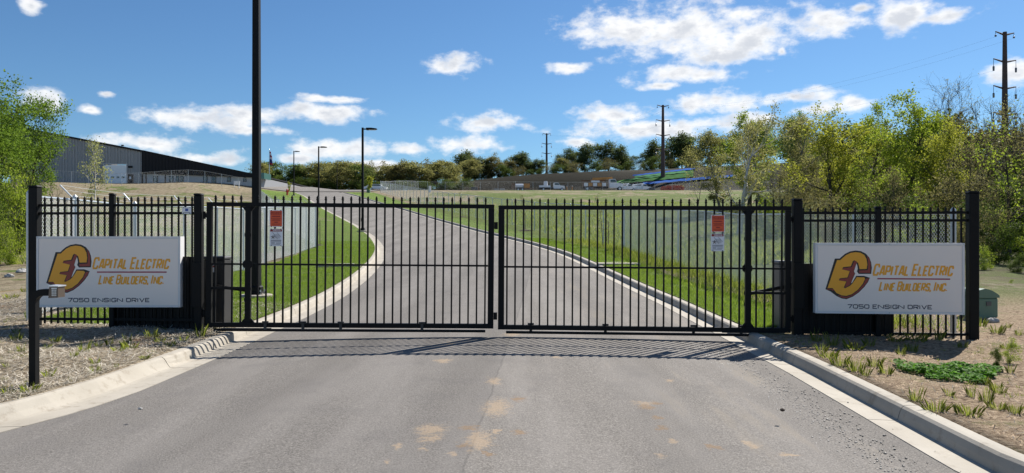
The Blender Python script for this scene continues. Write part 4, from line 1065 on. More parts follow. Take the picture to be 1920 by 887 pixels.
rock('grey stone in the straw at the edge of the wood, nearer the keypad', 18, 520, 0.13, 4); rock('larger pale stone half buried at the edge of the wood', 40, 512, 0.17, 5)
rock('brown clod lying on the asphalt near the gravel streak', 1467, 771, 0.022, 8, 'mulch')
rock('pale pebble alone on the dark asphalt toward the keypad', 263, 769, 0.02, 9)
def pillar(label, u, v, Y, w, h, m):
    x = px(u, Y); t = thing('utility_pillar', label, 'utility box', (x, Y, G(x, Y)))
    mb = MB(); mb.bbox(-w/2, w/2, -w/2, w/2, -0.1, h, 0.04); mb.build('housing', M[m], t)
    mb = MB(); mb.bbox(-w/2-0.04, w/2+0.04, -w/2-0.04, w/2+0.04, h+.001, h+0.08, 0.04); mb.build('cap', M[m], t)
pillar('white cabinet beside the long fence on the grassy slope', 806, 357, 150, 0.45, 1.2, 'white_paint')
pillar('green cabinet at the foot of the young yellow tree', 691, 362, 140, 0.6, 0.8, 'utility_green')

# ------------------------------------------------------------------ yard vehicles
def wheel(parent, x, y, r, w=0.28):
    mb = MB(); mb.cyl((x, y-w/2, r), r, w, 16, 'y'); o = mb.build('wheel', M['rubber'], parent)
    mb = MB(); mb.cyl((x, y-w/2-0.012, r), r*0.55, 0.011, 12, 'y'); mb.build('rim', M['metal_light'], o)
def vehicle(name, label, u, Y, group=None, yaw=0.0, s=1.0):
    x = px(u, Y); t = thing(name, label, 'truck', (x, Y, G(x, Y)), yaw, group); t.scale = (s, s, s); return t
def cab(t, x0, h, L=1.9, hood=1.2, wd=2.0, z=0.6, m='white_paint'):
    """cab with bonnet facing +x from x0"""
    P = [(x0, z), (x0+L+hood, z), (x0+L+hood, z+0.55*h*0.62), (x0+L+hood-0.15, z+0.62*h*0.78), (x0+L, z+0.62*h*0.88), (x0+L-0.45, z+h), (x0+0.08, z+h), (x0, z+h*0.9)]
    mb = MB(); mb.prism_xz(P, -wd/2, wd/2); c = mb.build('cab', M[m], t)
    mb = MB(); mb.prism_xz([(x0+0.25, z+0.60*h), (x0+L-0.12, z+0.60*h), (x0+L-0.48, z+0.93*h), (x0+0.25, z+0.93*h)], -wd/2-0.02, -wd/2-0.001); mb.build('window', M['glass_dark'], c)
    mb = MB(); mb.box(x0+L+hood, x0+L+hood+0.12, -wd/2, wd/2, z-0.1, z+0.2); mb.build('bumper', M['operator_grey'], t)
def pickup():
    t = vehicle('flatbed_truck', 'white flatbed pickup truck with tank load, between the two orange machines', 1033, 196)
    mb = MB(); mb.box(-3.2, 0.6, -1.05, 1.05, 0.75, 0.95); mb.build('flatbed', M['operator_grey'], t)
    mb = MB(); mb.box(-3.3, 3.0, -0.45, 0.45, 0.5, 0.749); mb.build('chassis', M['rubber'], t)
    mb = MB(); mb.box(-3.1, -0.2, -1.0, 1.0, 0.951, 1.45); mb.build('side_boxes', M['white_paint'], t)
    mb = MB(); mb.cyl((-1.4, -0.5, 1.451), 0.55, 1.1, 14, 'z', 0.45); mb.build('tank', M['white_paint'], t)
    cab(t, 0.65, 1.55, 1.7, 1.2)
    for x in (-2.0, 2.85):
        for y in (-0.95, 0.95): wheel(t, x, y, 0.42)
pickup()
def derrick_truck():
    t = vehicle('digger_truck', 'white cab truck carrying orange drilling boom and body', 1128, 197, s=1.08)
    mb = MB(); mb.box(-4.6, 1.6, -0.5, 0.5, 0.6, 1.0); mb.build('chassis', M['rubber'], t)
    mb = MB(); mb.box(-4.6, 1.1, -1.15, 1.15, 1.001, 2.0); b = mb.build('service_body', M['brown_rust'], t)
    for i in range(5):
        mb = MB(); mb.box(-4.4+i*1.1, -3.45+i*1.1, -1.2, -1.151, 1.1, 1.9); mb.build('locker_door', M['orange_paint'] if i % 2 else M['white_paint'], b)
    mb = MB(); mb.cyl((-2.2, 0, 2.0), 0.5, 0.7, 12); mb.build('turntable', M['orange_paint'], t)
    mb = MB(); mb.bar((-2.2,0,2.95),(2.6,0,3.15),0.45,0.5); bo = mb.build('boom', M['orange_paint'], t)
    mb = MB(); mb.bar((-4.9,0.5,2.5),(1.0,0.5,2.6),0.3,0.3); mb.build('auger', M['brown_rust'], bo)
    mb = MB(); mb.box(-2.6,-0.6,-0.9,0.9,2.05,2.5); mb.build('tool_bin', M['leaf_pale'] if False else M['white_paint'], t)
    cab(t, 1.75, 2.1, 1.9, 1.4, 2.2, 0.75)
    for x in (-3.6, -2.4, 4.3):
        for y in (-1.0, 1.0): wheel(t, x, y, 0.52)
derrick_truck()
def tank_trailer():
    t = vehicle('tank_trailer', 'white tank trailer with orange frame, next to the flatbed truck', 976, 196)
    mb = MB(); mb.box(-2.4, 2.6, -0.9, 0.9, 0.6, 0.8); mb.build('frame', M['brown_rust'], t)
    mb = MB(); mb.tube([(-1.4,0,1.35),(-1.3,0,1.35),(0.7,0,1.35),(0.8,0,1.35)], [0.35,0.55,0.55,0.35], 14); mb.build('tank', M['white_paint'], t)
    mb = MB(); mb.box(-2.4,-1.55,-0.9,0.9,0.801,2.0); mb.build('pump_unit', M['brown_rust'], t)
    mb = MB(); mb.box(0.95,2.4,-0.85,0.85,0.801,1.9); mb.build('engine_cover', M['orange_paint'], t)
    mb = MB(); mb.bar((2.6,0,0.7),(3.8,0,0.55),0.12,0.12); mb.build('hitch', M['brown_rust'], t)
    for x in (-0.6, 0.5):
        for y in (-0.95, 0.95): wheel(t, x, y, 0.40)
tank_trailer()
def service_truck(label, u, Y, s):
    t = vehicle('service_truck', label, u, Y, 'white service trucks in the yard', s=s)
    mb = MB(); mb.box(-2.6, 0.4, -1.05, 1.05, 0.6, 1.7); b = mb.build('service_body', M['white_paint'], t)
    for i in range(3):
        mb = MB(); mb.box(-2.5+i*0.97, -1.62+i*0.97, -1.075, -1.051, 0.75, 1.6); mb.build('locker_door', M['metal_light'], b)
    mb = MB(); mb.bar((-2.2,0,1.95),(1.2,0,2.35),0.25,0.25); mb.build('boom', M['white_paint'], t)
    cab(t, 0.5, 1.5, 1.6, 1.0, 2.0, 0.6)
    mb = MB(); mb.box(2.95, 3.10, -1.0, -0.6, 0.85, 1.05); mb.build('lamp', M['red_hydrant'], t)
    for x in (-1.7, 2.4):
        for y in (-0.95, 0.95): wheel(t, x, y, 0.42)
service_truck('white service truck directly in front of the digger truck', 1172, 201, 0.9); service_truck('white service truck parked between the digger truck and the red cable reels', 1200, 202, 0.92)
def parked_car(label, u, Y):
    t = vehicle('parked_car', label, u, Y); t['category'] = 'car'
    mb = MB(); mb.prism_xz([(-2.2,0.35),(2.2,0.35),(2.25,0.8),(1.3,0.95),(0.7,1.42),(-1.0,1.45),(-1.7,0.98),(-2.25,0.9)], -0.9, 0.9); b = mb.build('body', M['white_paint'], t)
    mb = MB(); mb.prism_xz([(-1.45,0.98),(1.05,0.98),(0.6,1.36),(-0.95,1.38)], -0.92, -0.901); mb.build('window', M['glass_dark'], b)
    for x in (-1.4, 1.4):
        for y in (-0.8, 0.8): wheel(t, x, y, 0.34, 0.2)
parked_car('white car on the car park left of the long fence corner', 708, 178)
parked_car('white car farther along the car park, half hidden by the young yellow tree', 700, 186)
def reel(label, u, Y, r):
    x = px(u, Y); t = thing('cable_reel', label, 'cable reel', (x, Y, G(x, Y)), 0, 'red cable reels in the yard')
    for y in (-0.5, 0.5):
        mb = MB(); mb.cyl((0, y-0.05, r), r, 0.1, 18, 'y'); mb.build('flange', M['red_reel'], t)
    mb = MB(); mb.cyl((0, -0.449, r), r*0.55, 0.898, 14, 'y'); mb.build('drum', M['brown_rust'], t)
    mb = MB(); mb.cyl((0, -0.60, r), r*0.16, 0.049, 10, 'y'); mb.build('hub', M['operator_dark'], t)
for i, (u, lb) in enumerate(((1244,'leftmost red cable reel in the truck yard row'),(1253,'second red cable reel from the service trucks'),(1262,'middle red cable reel of the yard row'),(1270,'fourth red cable reel from the service trucks'),(1277,'rightmost red cable reel in the truck yard row'))):
    reel(lb, u, 199+0.8*(i % 2), 0.80 if i else 0.7)

for u, lb in ((931,'pale concrete block in the yard, nearer the lamp posts'),(942,'pale concrete block beside the tank trailer')):
    x = px(u, 189); mb = MB(); mb.prism_xz([(-0.75,0),(0.75,0),(0.6,0.5),(-0.6,0.5)], -0.3, 0.3); o = mb.build('concrete_block', M['stone'], None, loc=(x, 189, G(x, 189)-0.03)); tag(o, lb, 'block')
for u, lb in ((1063,'thin orange marker post right of the flatbed truck'),(1073,'thin orange marker post left of the digger truck')):
    x = px(u, 190); t = thing('marker_post', lb, 'post', (x, 190, G(x, 190)))
    mb = MB(); mb.cyl((0,0,-0.1), 0.11, 1.2, 10); mb.build('shaft', M['orange_paint'], t); mb = MB(); mb.cyl((0,0,1.101), 0.13, 0.15, 10, 'z', 0.05); mb.build('cap', M['white_paint'], t)
for u, w, h, lb in ((1108,1.6,0.9,'low dark equipment skid in front of the digger truck'),(1222,1.8,0.8,'low dark equipment skid left of the red cable reels'),(890,2.2,0.9,'low dark equipment skid at the lamp post end of the yard')):
    x = px(u, 191); t = thing('equipment_skid', lb, 'equipment', (x, 191, G(x, 191)))
    mb = MB(); mb.box(-w/2, w/2, -0.6, 0.6, 0.0, 0.2); mb.build('base', M['operator_dark'], t); mb = MB(); mb.bbox(-w*0.4, w*0.35, -0.5, 0.5, 0.201, h, 0.08); mb.build('housing', M['operator_grey'], t)
    mb = MB(); mb.cyl((w*0.42, 0, 0.2), 0.12, h, 8); mb.build('stack', M['brown_rust'], t)
# ------------------------------------------------------------------ power line poles
def pylon(label, u, Y, vtop, step, wd):
    x = px(u, Y); g_ = G(x, Y); h = CH+(HV-vtop)/F*Y-g_; s = step/F*Y
    t = thing('transmission_pole', label, 'power pole', (x, Y, g_), 0.25, 'steel transmission poles along the ridge')
    mb = MB(); mb.tube([(0,0,-1),(0,0,h)], [wd*0.75, wd*0.38], 10); mb.build('shaft', M['pylon'], t)
    half = s*0.52; tips = []
    for k in range(4):
        z = h-0.3-k*s*(1.0 if k else 0)
        if k == 0: z = h-0.2
        hw = half*(0.82 if k == 0 else 1.0)
        for sd_ in (-1, 1):
            mb = MB(); mb.tube([(sd_*wd*0.35,0,z-0.25),(sd_*hw,0,z+0.15)], [wd*0.20, wd*0.11], 6); a = mb.build('cross_arm', M['pylon'], t)
            L_ = s*0.42 if k else s*0.16
            mb = MB(); mb.tube([(sd_*hw,0,z+0.1),(sd_*hw,0,z-L_*0.55)], wd*0.045, 5); mb.tube([(sd_*hw,0,z-L_*0.55),(sd_*hw,0,z-L_*0.62),(sd_*hw,0,z-L_)], [wd*.04, wd*0.19, wd*0.17], 8); mb.build('insulator', M['insulator'], a)
            c, s_ = math.cos(0.25), math.sin(0.25); tips.append(Vector((x+sd_*hw*c, Y+sd_*hw*s_, g_+z-L_)))
    return tips
tA = pylon('tall steel transmission pole rising above the wood at the picture edge', 1884, 126, 60, 50, 0.85)
tB = pylon('steel transmission pole behind the tarped hillside', 1243, 236, 197, 27, 0.95)
tC = pylon('distant steel transmission pole above the spoil bank', 1025, 352, 250, 18, 0.95)
def wires(a, b, lab):
    for k, (p, q) in enumerate(zip(a, b)):
        if k % 2 and k != 1: continue
        n = 14; pts = [p.lerp(q, i/n)-Vector((0,0,3.2*4*(i/n)*(1-i/n))) for i in range(n+1)]
        mb = MB(); mb.tube(pts, 0.009, 4); o = mb.build('power_line', M['insulator']); tag(o, ('top left-hand','top right-hand','second level','','third level','','lowest')[k]+' '+lab, 'cable', 'power line conductors')
wires(tA, tB, 'conductor strung between the two nearer transmission poles'); wires(tB, tC, 'conductor strung between the two farther transmission poles')

# ------------------------------------------------------------------ trees
def grow(seed, H, r0, trunk_h, spread, n1, n2, n3, up=0.35, wob=0.18, n4=0, lean=(0,0), first=0.3, rmin=0.005):
    """branching skeleton: returns tubes [(pts, radii, sides)] and leaf anchors (k,3)"""
    R = random.Random(seed); tubes = []; anchors = []
    def path(p, d, ln, k, w, upf):
        pts = [p.copy()]; d = d.normalized()
        for i in range(k):
            d = (d+Vector((R.gauss(0,w),R.gauss(0,w),R.gauss(0,w)*0.6+upf/k))).normalized(); p = p+d*(ln/k); pts.append(p.copy())
        return pts
    def side(d, ang):
        a = d.orthogonal().normalized(); b = d.cross(a); ph = R.uniform(0, 2*math.pi)
        o = a*math.cos(ph)+b*math.sin(ph); return (d*math.cos(ang)+o*math.sin(ang)).normalized()
    top = H*0.80
    tr = path(Vector((0,0,-0.15)), Vector((lean[0],lean[1],1)), top, 7, wob*0.45, 0.3)
    k = len(tr); tubes.append((tr, [r0*(1-0.85*(i/(k-1))**0.9)*(1.25 if i == 0 else 1) for i in range(k)], 7))
    def at_(pts, t):
        f = t*(len(pts)-1); i = min(int(f), len(pts)-2); return pts[i].lerp(pts[i+1], f-i), (pts[i+1]-pts[i]).normalized()
    for a in range(n1):
        t = first+(0.97-first)*(a+R.random()*0.7)/n1; p, d = at_(tr, t)
        env = math.sin(math.pi*min(1, 0.22+0.78*(1-(t-first)/(1-first))))**0.6
        ln = spread*(0.55+0.5*R.random())*max(0.35, env); d1 = side(d, R.uniform(0.75, 1.25) if t < 0.75 else R.uniform(0.3, 0.8))
        if d1.z < 0.05: d1.z = 0.05+R.random()*0.3
        b1 = path(p, d1, ln, 5, wob, up); r1 = r0*(1-0.8*t)*0.50
        tubes.append((b1, [max(rmin*1.2, r1*(1-0.8*i/5)) for i in range(6)], 5))
        for b in range(n2):
            t2 = 0.25+0.75*(b+R.random())/n2; p2, d2 = at_(b1, min(t2, 1)); l2 = ln*(0.34+0.3*R.random())*(1.1-0.5*t2)
            b2 = path(p2, side(d2, R.uniform(0.5, 1.1)), l2, 4, wob*1.2, up*0.7); r2 = max(rmin, r1*(1-0.75*t2)*0.55)
            tubes.append((b2, [max(rmin*0.8, r2*(1-0.8*i/4)) for i in range(5)], 3))
            for c in range(n3):
                t3 = 0.3+0.7*(c+R.random())/n3; p3, d3 = at_(b2, min(t3, 1)); l3 = l2*(0.35+0.35*R.random())
                b3 = path(p3, side(d3, R.uniform(0.4, 1.0)), l3, 3, wob*1.3, up*0.5); r3 = max(rmin*0.8, r2*0.5)
                tubes.append((b3, [r3, r3*0.8, r3*0.6, r3*0.4], 3)); anchors += [b3[1], b3[2], b3[3]]
                for e in range(n4):
                    p4, d4 = at_(b3, R.uniform(0.3, 1)); b4 = path(p4, side(d4, R.uniform(0.3, 0.9)), l3*0.6, 2, wob, up*0.5)
                    tubes.append((b4, [r3*0.6, r3*0.45, r3*0.3], 3)); anchors += [b4[2]]
            anchors += [b2[3], b2[4]]
        anchors += [b1[4], b1[5]]
    anchors.append(tr[-1])
    return tubes, np.array([tuple(a) for a in anchors])
def leaves_np(rng, anchors, n, sig, size, clump=0.36):
    na = len(anchors); hot = rng.choice(na, max(3, int(na*clump)), replace=False)      # most leaves sit in clumps on some of the twigs
    idx = np.where(rng.random(n) < 0.82, hot[rng.integers(0, len(hot), n)], rng.integers(0, na, n)); C = anchors[idx]+rng.normal(0, 1, (n, 3))*np.array([sig, sig, sig*0.8])
    a = rng.normal(0, 1, (n, 3)); a /= np.linalg.norm(a, axis=1)[:, None]
    b = rng.normal(0, 1, (n, 3)); b -= a*(a*b).sum(1)[:, None]; b /= np.linalg.norm(b, axis=1)[:, None]
    s = size*(0.55+0.9*rng.random(n))[:, None]
    nn = np.cross(a, b)*s*0.22
    V = np.stack([C-a*s, C-b*s*0.55+nn, C+a*s, C+b*s*0.55+nn], 1).reshape(-1, 3)
    return V, np.arange(4*n).reshape(-1, 4)
class TreeKind:
    def __init__(s, seed, bark, leaf, n_leaf, sig, size, **kw):
        tubes, anchors = grow(seed, **kw); mb = MB()
        for pts, rad, n in tubes: mb.tube(pts, rad, n, cap=False)
        o = mb.build('trunk', M[bark], None, smooth=True); s.trunk = o.data; bpy.data.objects.remove(o)
        rng = np.random.default_rng(seed); V, Fq = leaves_np(rng, anchors, n_leaf, sig, size)
        o = mesh_np('crown', V, Fq, M[leaf]); s.crown = o.data; bpy.data.objects.remove(o); s.H = kw['H']
    def place(s, name, label, x, y, h, rz, group=None, w=1.0, cat='tree', sink=0.1):
        t = thing(name, label, cat, (x, y, G(x, y)-sink), rz, group); k = h/s.H; t.scale = (k*w, k*w, k)
        for nm, me in (('trunk', s.trunk), ('crown', s.crown)):
            if cat == 'shrub' and nm == 'trunk': nm = 'stems'
            if cat == 'shrub' and nm == 'crown': nm = 'foliage'
            o = bpy.data.objects.new(nm, me); COL.objects.link(o); o.parent = t
        return t
K = {}
K['green1'] = TreeKind(11, 'bark', 'leaf_green', 21000, 0.26, 0.075, H=10.5, r0=0.24, trunk_h=2, spread=4.6, n1=20, n2=7, n3=5, up=0.35, first=0.14)
K['green2'] = TreeKind(12, 'bark', 'leaf_green', 18000, 0.26, 0.075, H=9.0, r0=0.2, trunk_h=2, spread=4.2, n1=18, n2=7, n3=5, up=0.3, first=0.12)
K['yellow1'] = TreeKind(21, 'bark', 'leaf_yellow', 11500, 0.20, 0.075, H=8.5, r0=0.21, trunk_h=2, spread=3.6, n1=18, n2=6, n3=5, up=0.45, first=0.2)
K['yellow2'] = TreeKind(22, 'bark', 'leaf_lime', 12000, 0.20, 0.078, H=9.5, r0=0.21, trunk_h=2, spread=3.3, n1=20, n2=6, n3=5, up=0.5, first=0.2)
K['olive'] = TreeKind(23, 'bark_grey', 'leaf_olive', 7500, 0.20, 0.07, H=9.0, r0=0.16, trunk_h=2, spread=3.2, n1=18, n2=6, n3=5, up=0.5, first=0.2)
K['sycamore'] = TreeKind(31, 'bark_pale', 'leaf_olive', 3600, 0.20, 0.07, H=8.8, r0=0.21, trunk_h=2, spread=3.9, n1=12, n2=6, n3=4, up=0.6, wob=0.24, first=0.10, lean=(0.12,0), rmin=0.012)
K['bare'] = TreeKind(41, 'bark', 'leaf_olive', 2600, 0.16, 0.05, H=13.0, r0=0.24, trunk_h=4, spread=5.0, n1=22, n2=8, n3=4, up=0.8, first=0.25, n4=1, rmin=0.014)
K['brush1'] = TreeKind(51, 'bark', 'leaf_brown', 2300, 0.20, 0.062, H=7.5, r0=0.10, trunk_h=2, spread=2.9, n1=20, n2=6, n3=4, up=0.4, wob=0.24, first=0.10, n4=1, rmin=0.009)
K['brush2'] = TreeKind(52, 'bark', 'leaf_lime', 1700, 0.22, 0.062, H=7.0, r0=0.12, trunk_h=2, spread=3.0, n1=16, n2=6, n3=4, up=0.35, wob=0.28, first=0.16, n4=1, rmin=0.009)
K['shrub1'] = TreeKind(61, 'bark', 'leaf_shrub', 5200, 0.16, 0.05, H=2.4, r0=0.04, trunk_h=.2, spread=1.5, n1=16, n2=5, n3=3, up=0.4, wob=0.3, first=0.04)
K['shrub2'] = TreeKind(62, 'bark_grey', 'leaf_lime', 3200, 0.16, 0.045, H=2.2, r0=0.035, trunk_h=.2, spread=1.4, n1=16, n2=5, n3=4, up=0.4, wob=0.3, first=0.04)
K['shrub3'] = TreeKind(63, 'bark', 'leaf_brown', 2200, 0.16, 0.045, H=2.4, r0=0.04, trunk_h=.2, spread=1.5, n1=16, n2=5, n3=3, up=0.4, wob=0.3, first=0.04, rmin=0.006)
K['sap'] = TreeKind(71, 'bark_pale', 'leaf_pale', 1500, 0.16, 0.06, H=7.5, r0=0.07, trunk_h=1, spread=1.5, n1=22, n2=4, n3=3, up=0.7, first=0.25)
K['sapdark'] = TreeKind(72, 'bark', 'leaf_olive', 160, 0.12, 0.05, H=5.0, r0=0.05, trunk_h=1, spread=1.5, n1=14, n2=4, n3=2, up=0.5, first=0.25)
K['stick'] = TreeKind(73, 'bark_grey', 'leaf_olive', 70, 0.06, 0.035, H=3.0, r0=0.022, trunk_h=1, spread=0.55, n1=12, n2=3, n3=1, up=0.8, first=0.35)
K['youngyellow'] = TreeKind(74, 'bark', 'leaf_yellow', 900, 0.14, 0.10, H=3.6, r0=0.05, trunk_h=1, spread=0.8, n1=14, n2=4, n3=2, up=0.8, first=0.3)
K['far1'] = TreeKind(81, 'bark_far', 'leaf_brown', 5600, 0.44, 0.16, H=11.0, r0=0.20, trunk_h=3, spread=3.6, n1=14, n2=5, n3=3, up=0.5, first=0.2)
K['far2'] = TreeKind(82, 'bark_far', 'leaf_olive', 5600, 0.44, 0.16, H=10.5, r0=0.20, trunk_h=3, spread=3.5, n1=14, n2=5, n3=3, up=0.5, first=0.2)
K['far3'] = TreeKind(83, 'bark_far', 'leaf_mid', 5600, 0.44, 0.16, H=10.0, r0=0.20, trunk_h=3, spread=3.6, n1=14, n2=5, n3=3, up=0.4, first=0.15)
K['ridge1'] = TreeKind(84, 'bark_far', 'leaf_dark', 6000, 0.42, 0.15, H=9.0, r0=0.20, trunk_h=3, spread=3.4, n1=14, n2=5, n3=3, up=0.5, first=0.28)
K['ridge2'] = TreeKind(85, 'bark_far', 'leaf_dark', 3200, 0.42, 0.14, H=10.0, r0=0.20, trunk_h=3, spread=3.4, n1=14, n2=5, n3=4, up=0.6, first=0.28)

def T(kind, name, label, u, Y, vtop, rz, w=1.0, group=None, cat='tree', sink=0.1):
    x = px(u, Y); h = CH+(HV-vtop)/F*Y-G(x, Y)+sink
    return K[kind].place(name, label, x, Y, h, rz, group, w, cat, sink)
# left of the drive
T('green1', 'broadleaf_tree', 'tall fresh green tree overhanging the grey end of the warehouse', -52, 44, 98, 0.4, 1.05)
T('green2', 'broadleaf_tree', 'lower lime green tree in front of the tall one by the warehouse', 2, 40, 205, 2.1, 0.95)
T('green1', 'broadleaf_tree', 'green tree at the picture edge behind the keypad side shrubs', -95, 36, 170, 3.0, 1.0)
T('green2', 'broadleaf_tree', 'lime green tree crowding the grey end wall of the warehouse', 40, 47, 215, 5.0, 0.85)
T('sap', 'sapling', 'slender pale sapling in front of the warehouse wall', 177, 46, 218, 0.3, 0.9)
T('sapdark', 'sapling', 'small dark nearly bare sapling left of the pale one', 97, 50, 318, 1.0, 0.8)
for i, (u, Y, v, k, lb) in enumerate(((-40,30,340,'shrub1','leafy shrub at the picture edge behind the straw ground'),(5,31,352,'shrub2','tall lime shrub below the green tree'),(38,33,365,'shrub1','dark green shrub nearest the keypad-side fence post'),
        (20,27,430,'shrub2','low bright shrub at the edge of the straw'),(-15,28,400,'shrub1','broad shrub behind the pale boulders'),(55,38,372,'shrub2','twiggy shrub behind the end post of the keypad-side fence'),(70,44,385,'shrub1','small shrub on the bank behind the chain-link corner'))):
    T(k, 'shrub', lb, u, Y, v, i*1.3, 0.85 if v > 380 else 0.6, None, 'shrub', 0.05)
for i, (u, Y, v, lb) in enumerate(((30,36,300,'twiggy bush tree rising between the shrubs and the tall green tree'),(-30,34,280,'thin twiggy bush tree at the picture edge, keypad side'))):
    T('brush2', 'bush_tree', lb, u, Y, v, i+0.5, 0.8)
# the wood on the right
T('sycamore', 'sycamore_tree', 'pale limbed sycamore with sparse buds in front of the blue tarps', 1385, 48, 205, 0.5, 1.0)
T('sapdark', 'sapling', 'thin dark young tree left of the pale limbed sycamore', 1308, 50, 300, 2.0, 0.9)
T('olive', 'broadleaf_tree', 'olive budding tree between the sycamore and the yellow-green trees', 1478, 60, 205, 1.0, 1.0)
T('olive', 'broadleaf_tree', 'olive twiggy tree directly behind the pale limbed sycamore', 1428, 68, 215, 2.6, 0.9)
T('olive', 'broadleaf_tree', 'olive tree on the slope left of the pale limbed sycamore', 1352, 74, 238, 4.1, 1.1)
T('yellow2', 'broadleaf_tree', 'pale yellow-green tree behind the sycamore, on the slope', 1405, 80, 222, 0.4, 1.2)
T('green1', 'broadleaf_tree', 'green crown between the sycamore and the rounded yellow-green tree', 1500, 76, 226, 1.7, 0.9)
T('yellow1', 'broadleaf_tree', 'rounded yellow-green tree above the picket fence beside the gate post', 1560, 52, 236, 0.2, 1.2)
T('yellow2', 'broadleaf_tree', 'tall lime yellow tree above the right company sign', 1712, 50, 192, 1.4, 1.0)
T('yellow2', 'broadleaf_tree', 'narrow lime yellow tree in the middle of the wood', 1640, 58, 212, 3.0, 0.85)
T('yellow1', 'broadleaf_tree', 'yellow-green tree low in front of the bare tall tree', 1765, 47, 262, 4.0, 0.95)
T('bare', 'bare_tree', 'tall nearly bare tree rising above the lime yellow trees', 1752, 62, 172, 0.9, 1.0)
T('bare', 'bare_tree', 'bare twiggy tree in front of the tall transmission pole', 1850, 50, 198, 2.2, 0.95)
T('bare', 'bare_tree', 'bare twiggy tree at the picture edge beside the transmission pole', 1925, 46, 205, 3.6, 0.95)
T('brush1', 'bush_tree', 'twiggy grey bush tree behind the right company sign', 1805, 40, 262, 0.1, 1.0)
T('brush2', 'bush_tree', 'dark trunked tree with sparse lime leaves near the picture edge', 1893, 33, 235, 1.9, 1.0)
T('brush1', 'bush_tree', 'brown twiggy bush tree beyond the utility box', 1868, 30, 345, 0.6, 0.9)
T('brush1', 'bush_tree', 'grey twiggy tree cut by the picture edge', 1950, 31, 240, 4.4, 0.95)
T('brush1', 'bush_tree', 'grey twiggy bush tree under the tall lime yellow tree', 1690, 42, 318, 2.7, 1.0)
T('brush2', 'bush_tree', 'sparse lime bush tree under the rounded yellow-green tree', 1610, 42, 330, 5.1, 1.0)
T('brush1', 'bush_tree', 'grey twiggy bush tree right of the sycamore', 1470, 46, 318, 3.3, 0.9)
ORD = 'first second third fourth fifth sixth seventh eighth ninth tenth eleventh twelfth thirteenth fourteenth fifteenth sixteenth seventeenth eighteenth nineteenth twentieth'.split()
ORD += ['twenty-'+o for o in ORD[:9]]+['thirtieth']
for i, (u, Y, v, k) in enumerate(sorted(((1500,92,250,'ridge1'),(1545,84,256,'far1'),(1590,80,252,'ridge1'),(1660,78,246,'far1'),(1740,74,250,'ridge1'),(1820,72,238,'far1'),(1900,70,232,'far1'),(1960,64,230,'far1'),(1630,95,240,'far2'),(1780,90,236,'ridge1'),(1870,86,230,'far1')))):
    T(k, 'wood_tree', ORD[i]+' tree at the back of the wood, counted from the sycamore', u, Y, v, i*0.9, 1.35, 'trees at the back of the wood')
for i, (u, Y, v, k, w) in enumerate(sorted(((1500,56,300,'brush1',1.3),(1545,62,290,'olive',1.2),(1590,60,300,'brush2',1.3),(1665,64,285,'brush1',1.3),(1730,58,300,'brush2',1.2),(1790,54,280,'brush1',1.3),(1830,46,290,'brush1',1.2),(1880,50,270,'brush1',1.2),(1935,44,260,'brush1',1.2),(1520,70,270,'brush1',1.3),(1610,72,270,'olive',1.2),(1700,70,268,'brush1',1.3),(1455,58,300,'brush2',1.1)))):
    T(k, 'wood_tree', ORD[i]+' twiggy understorey tree inside the wood, counted from the sycamore', u, Y, v, i*1.1+0.3, w, 'understorey trees of the wood')
sh = [(1500,34,398,'shrub1'),(1552,36,404,'shrub2'),(1600,34,392,'shrub1'),(1648,37,396,'shrub1'),(1700,33,402,'shrub2'),(1752,36,385,'shrub1'),(1800,32,398,'shrub2'),(1845,26,470,'shrub2'),(1872,29,430,'shrub1'),(1905,25,480,'shrub1'),(1930,28,415,'shrub2'),(1895,22,525,'shrub2'),(1850,34,395,'shrub1'),(1960,24,450,'shrub1'),(1440,44,385,'shrub2'),(1850,22.5,535,'shrub1'),(1780,42,345,'shrub1'),(1880,40,350,'shrub1'),(1560,44,370,'shrub1'),(1660,46,360,'shrub1'),(1925,34,370,'shrub1'),(1480,52,372,'shrub1'),(1520,54,362,'shrub1'),(1600,52,352,'shrub1'),(1630,56,362,'shrub2'),(1710,50,352,'shrub1'),(1740,48,368,'shrub2'),(1820,46,342,'shrub1'),(1900,44,330,'shrub2'),(1410,50,390,'shrub1'),(1450,62,366,'shrub1'),(1560,66,350,'shrub1'),(1660,64,345,'shrub1'),(1760,60,345,'shrub1'),(1850,58,340,'shrub1')]
sh = sorted((u, Y, v, ('shrub3' if (i % 5 in (1, 3) or Y > 45) and u < 1840 else k)) for i, (u, Y, v, k) in enumerate(sh)); nb = sum(q[0] < 1835 for q in sh)
for i, (u, Y, v, k) in enumerate(sh):
    T(k, 'shrub', ORD[i]+' undergrowth shrub above the picket fence, counted from the sycamore' if u < 1835 else ORD[i-nb]+' undergrowth shrub beyond the utility box, counted towards the picture edge', u, Y, v, i*1.7, 1.0, 'undergrowth shrubs', 'shrub', 0.05)
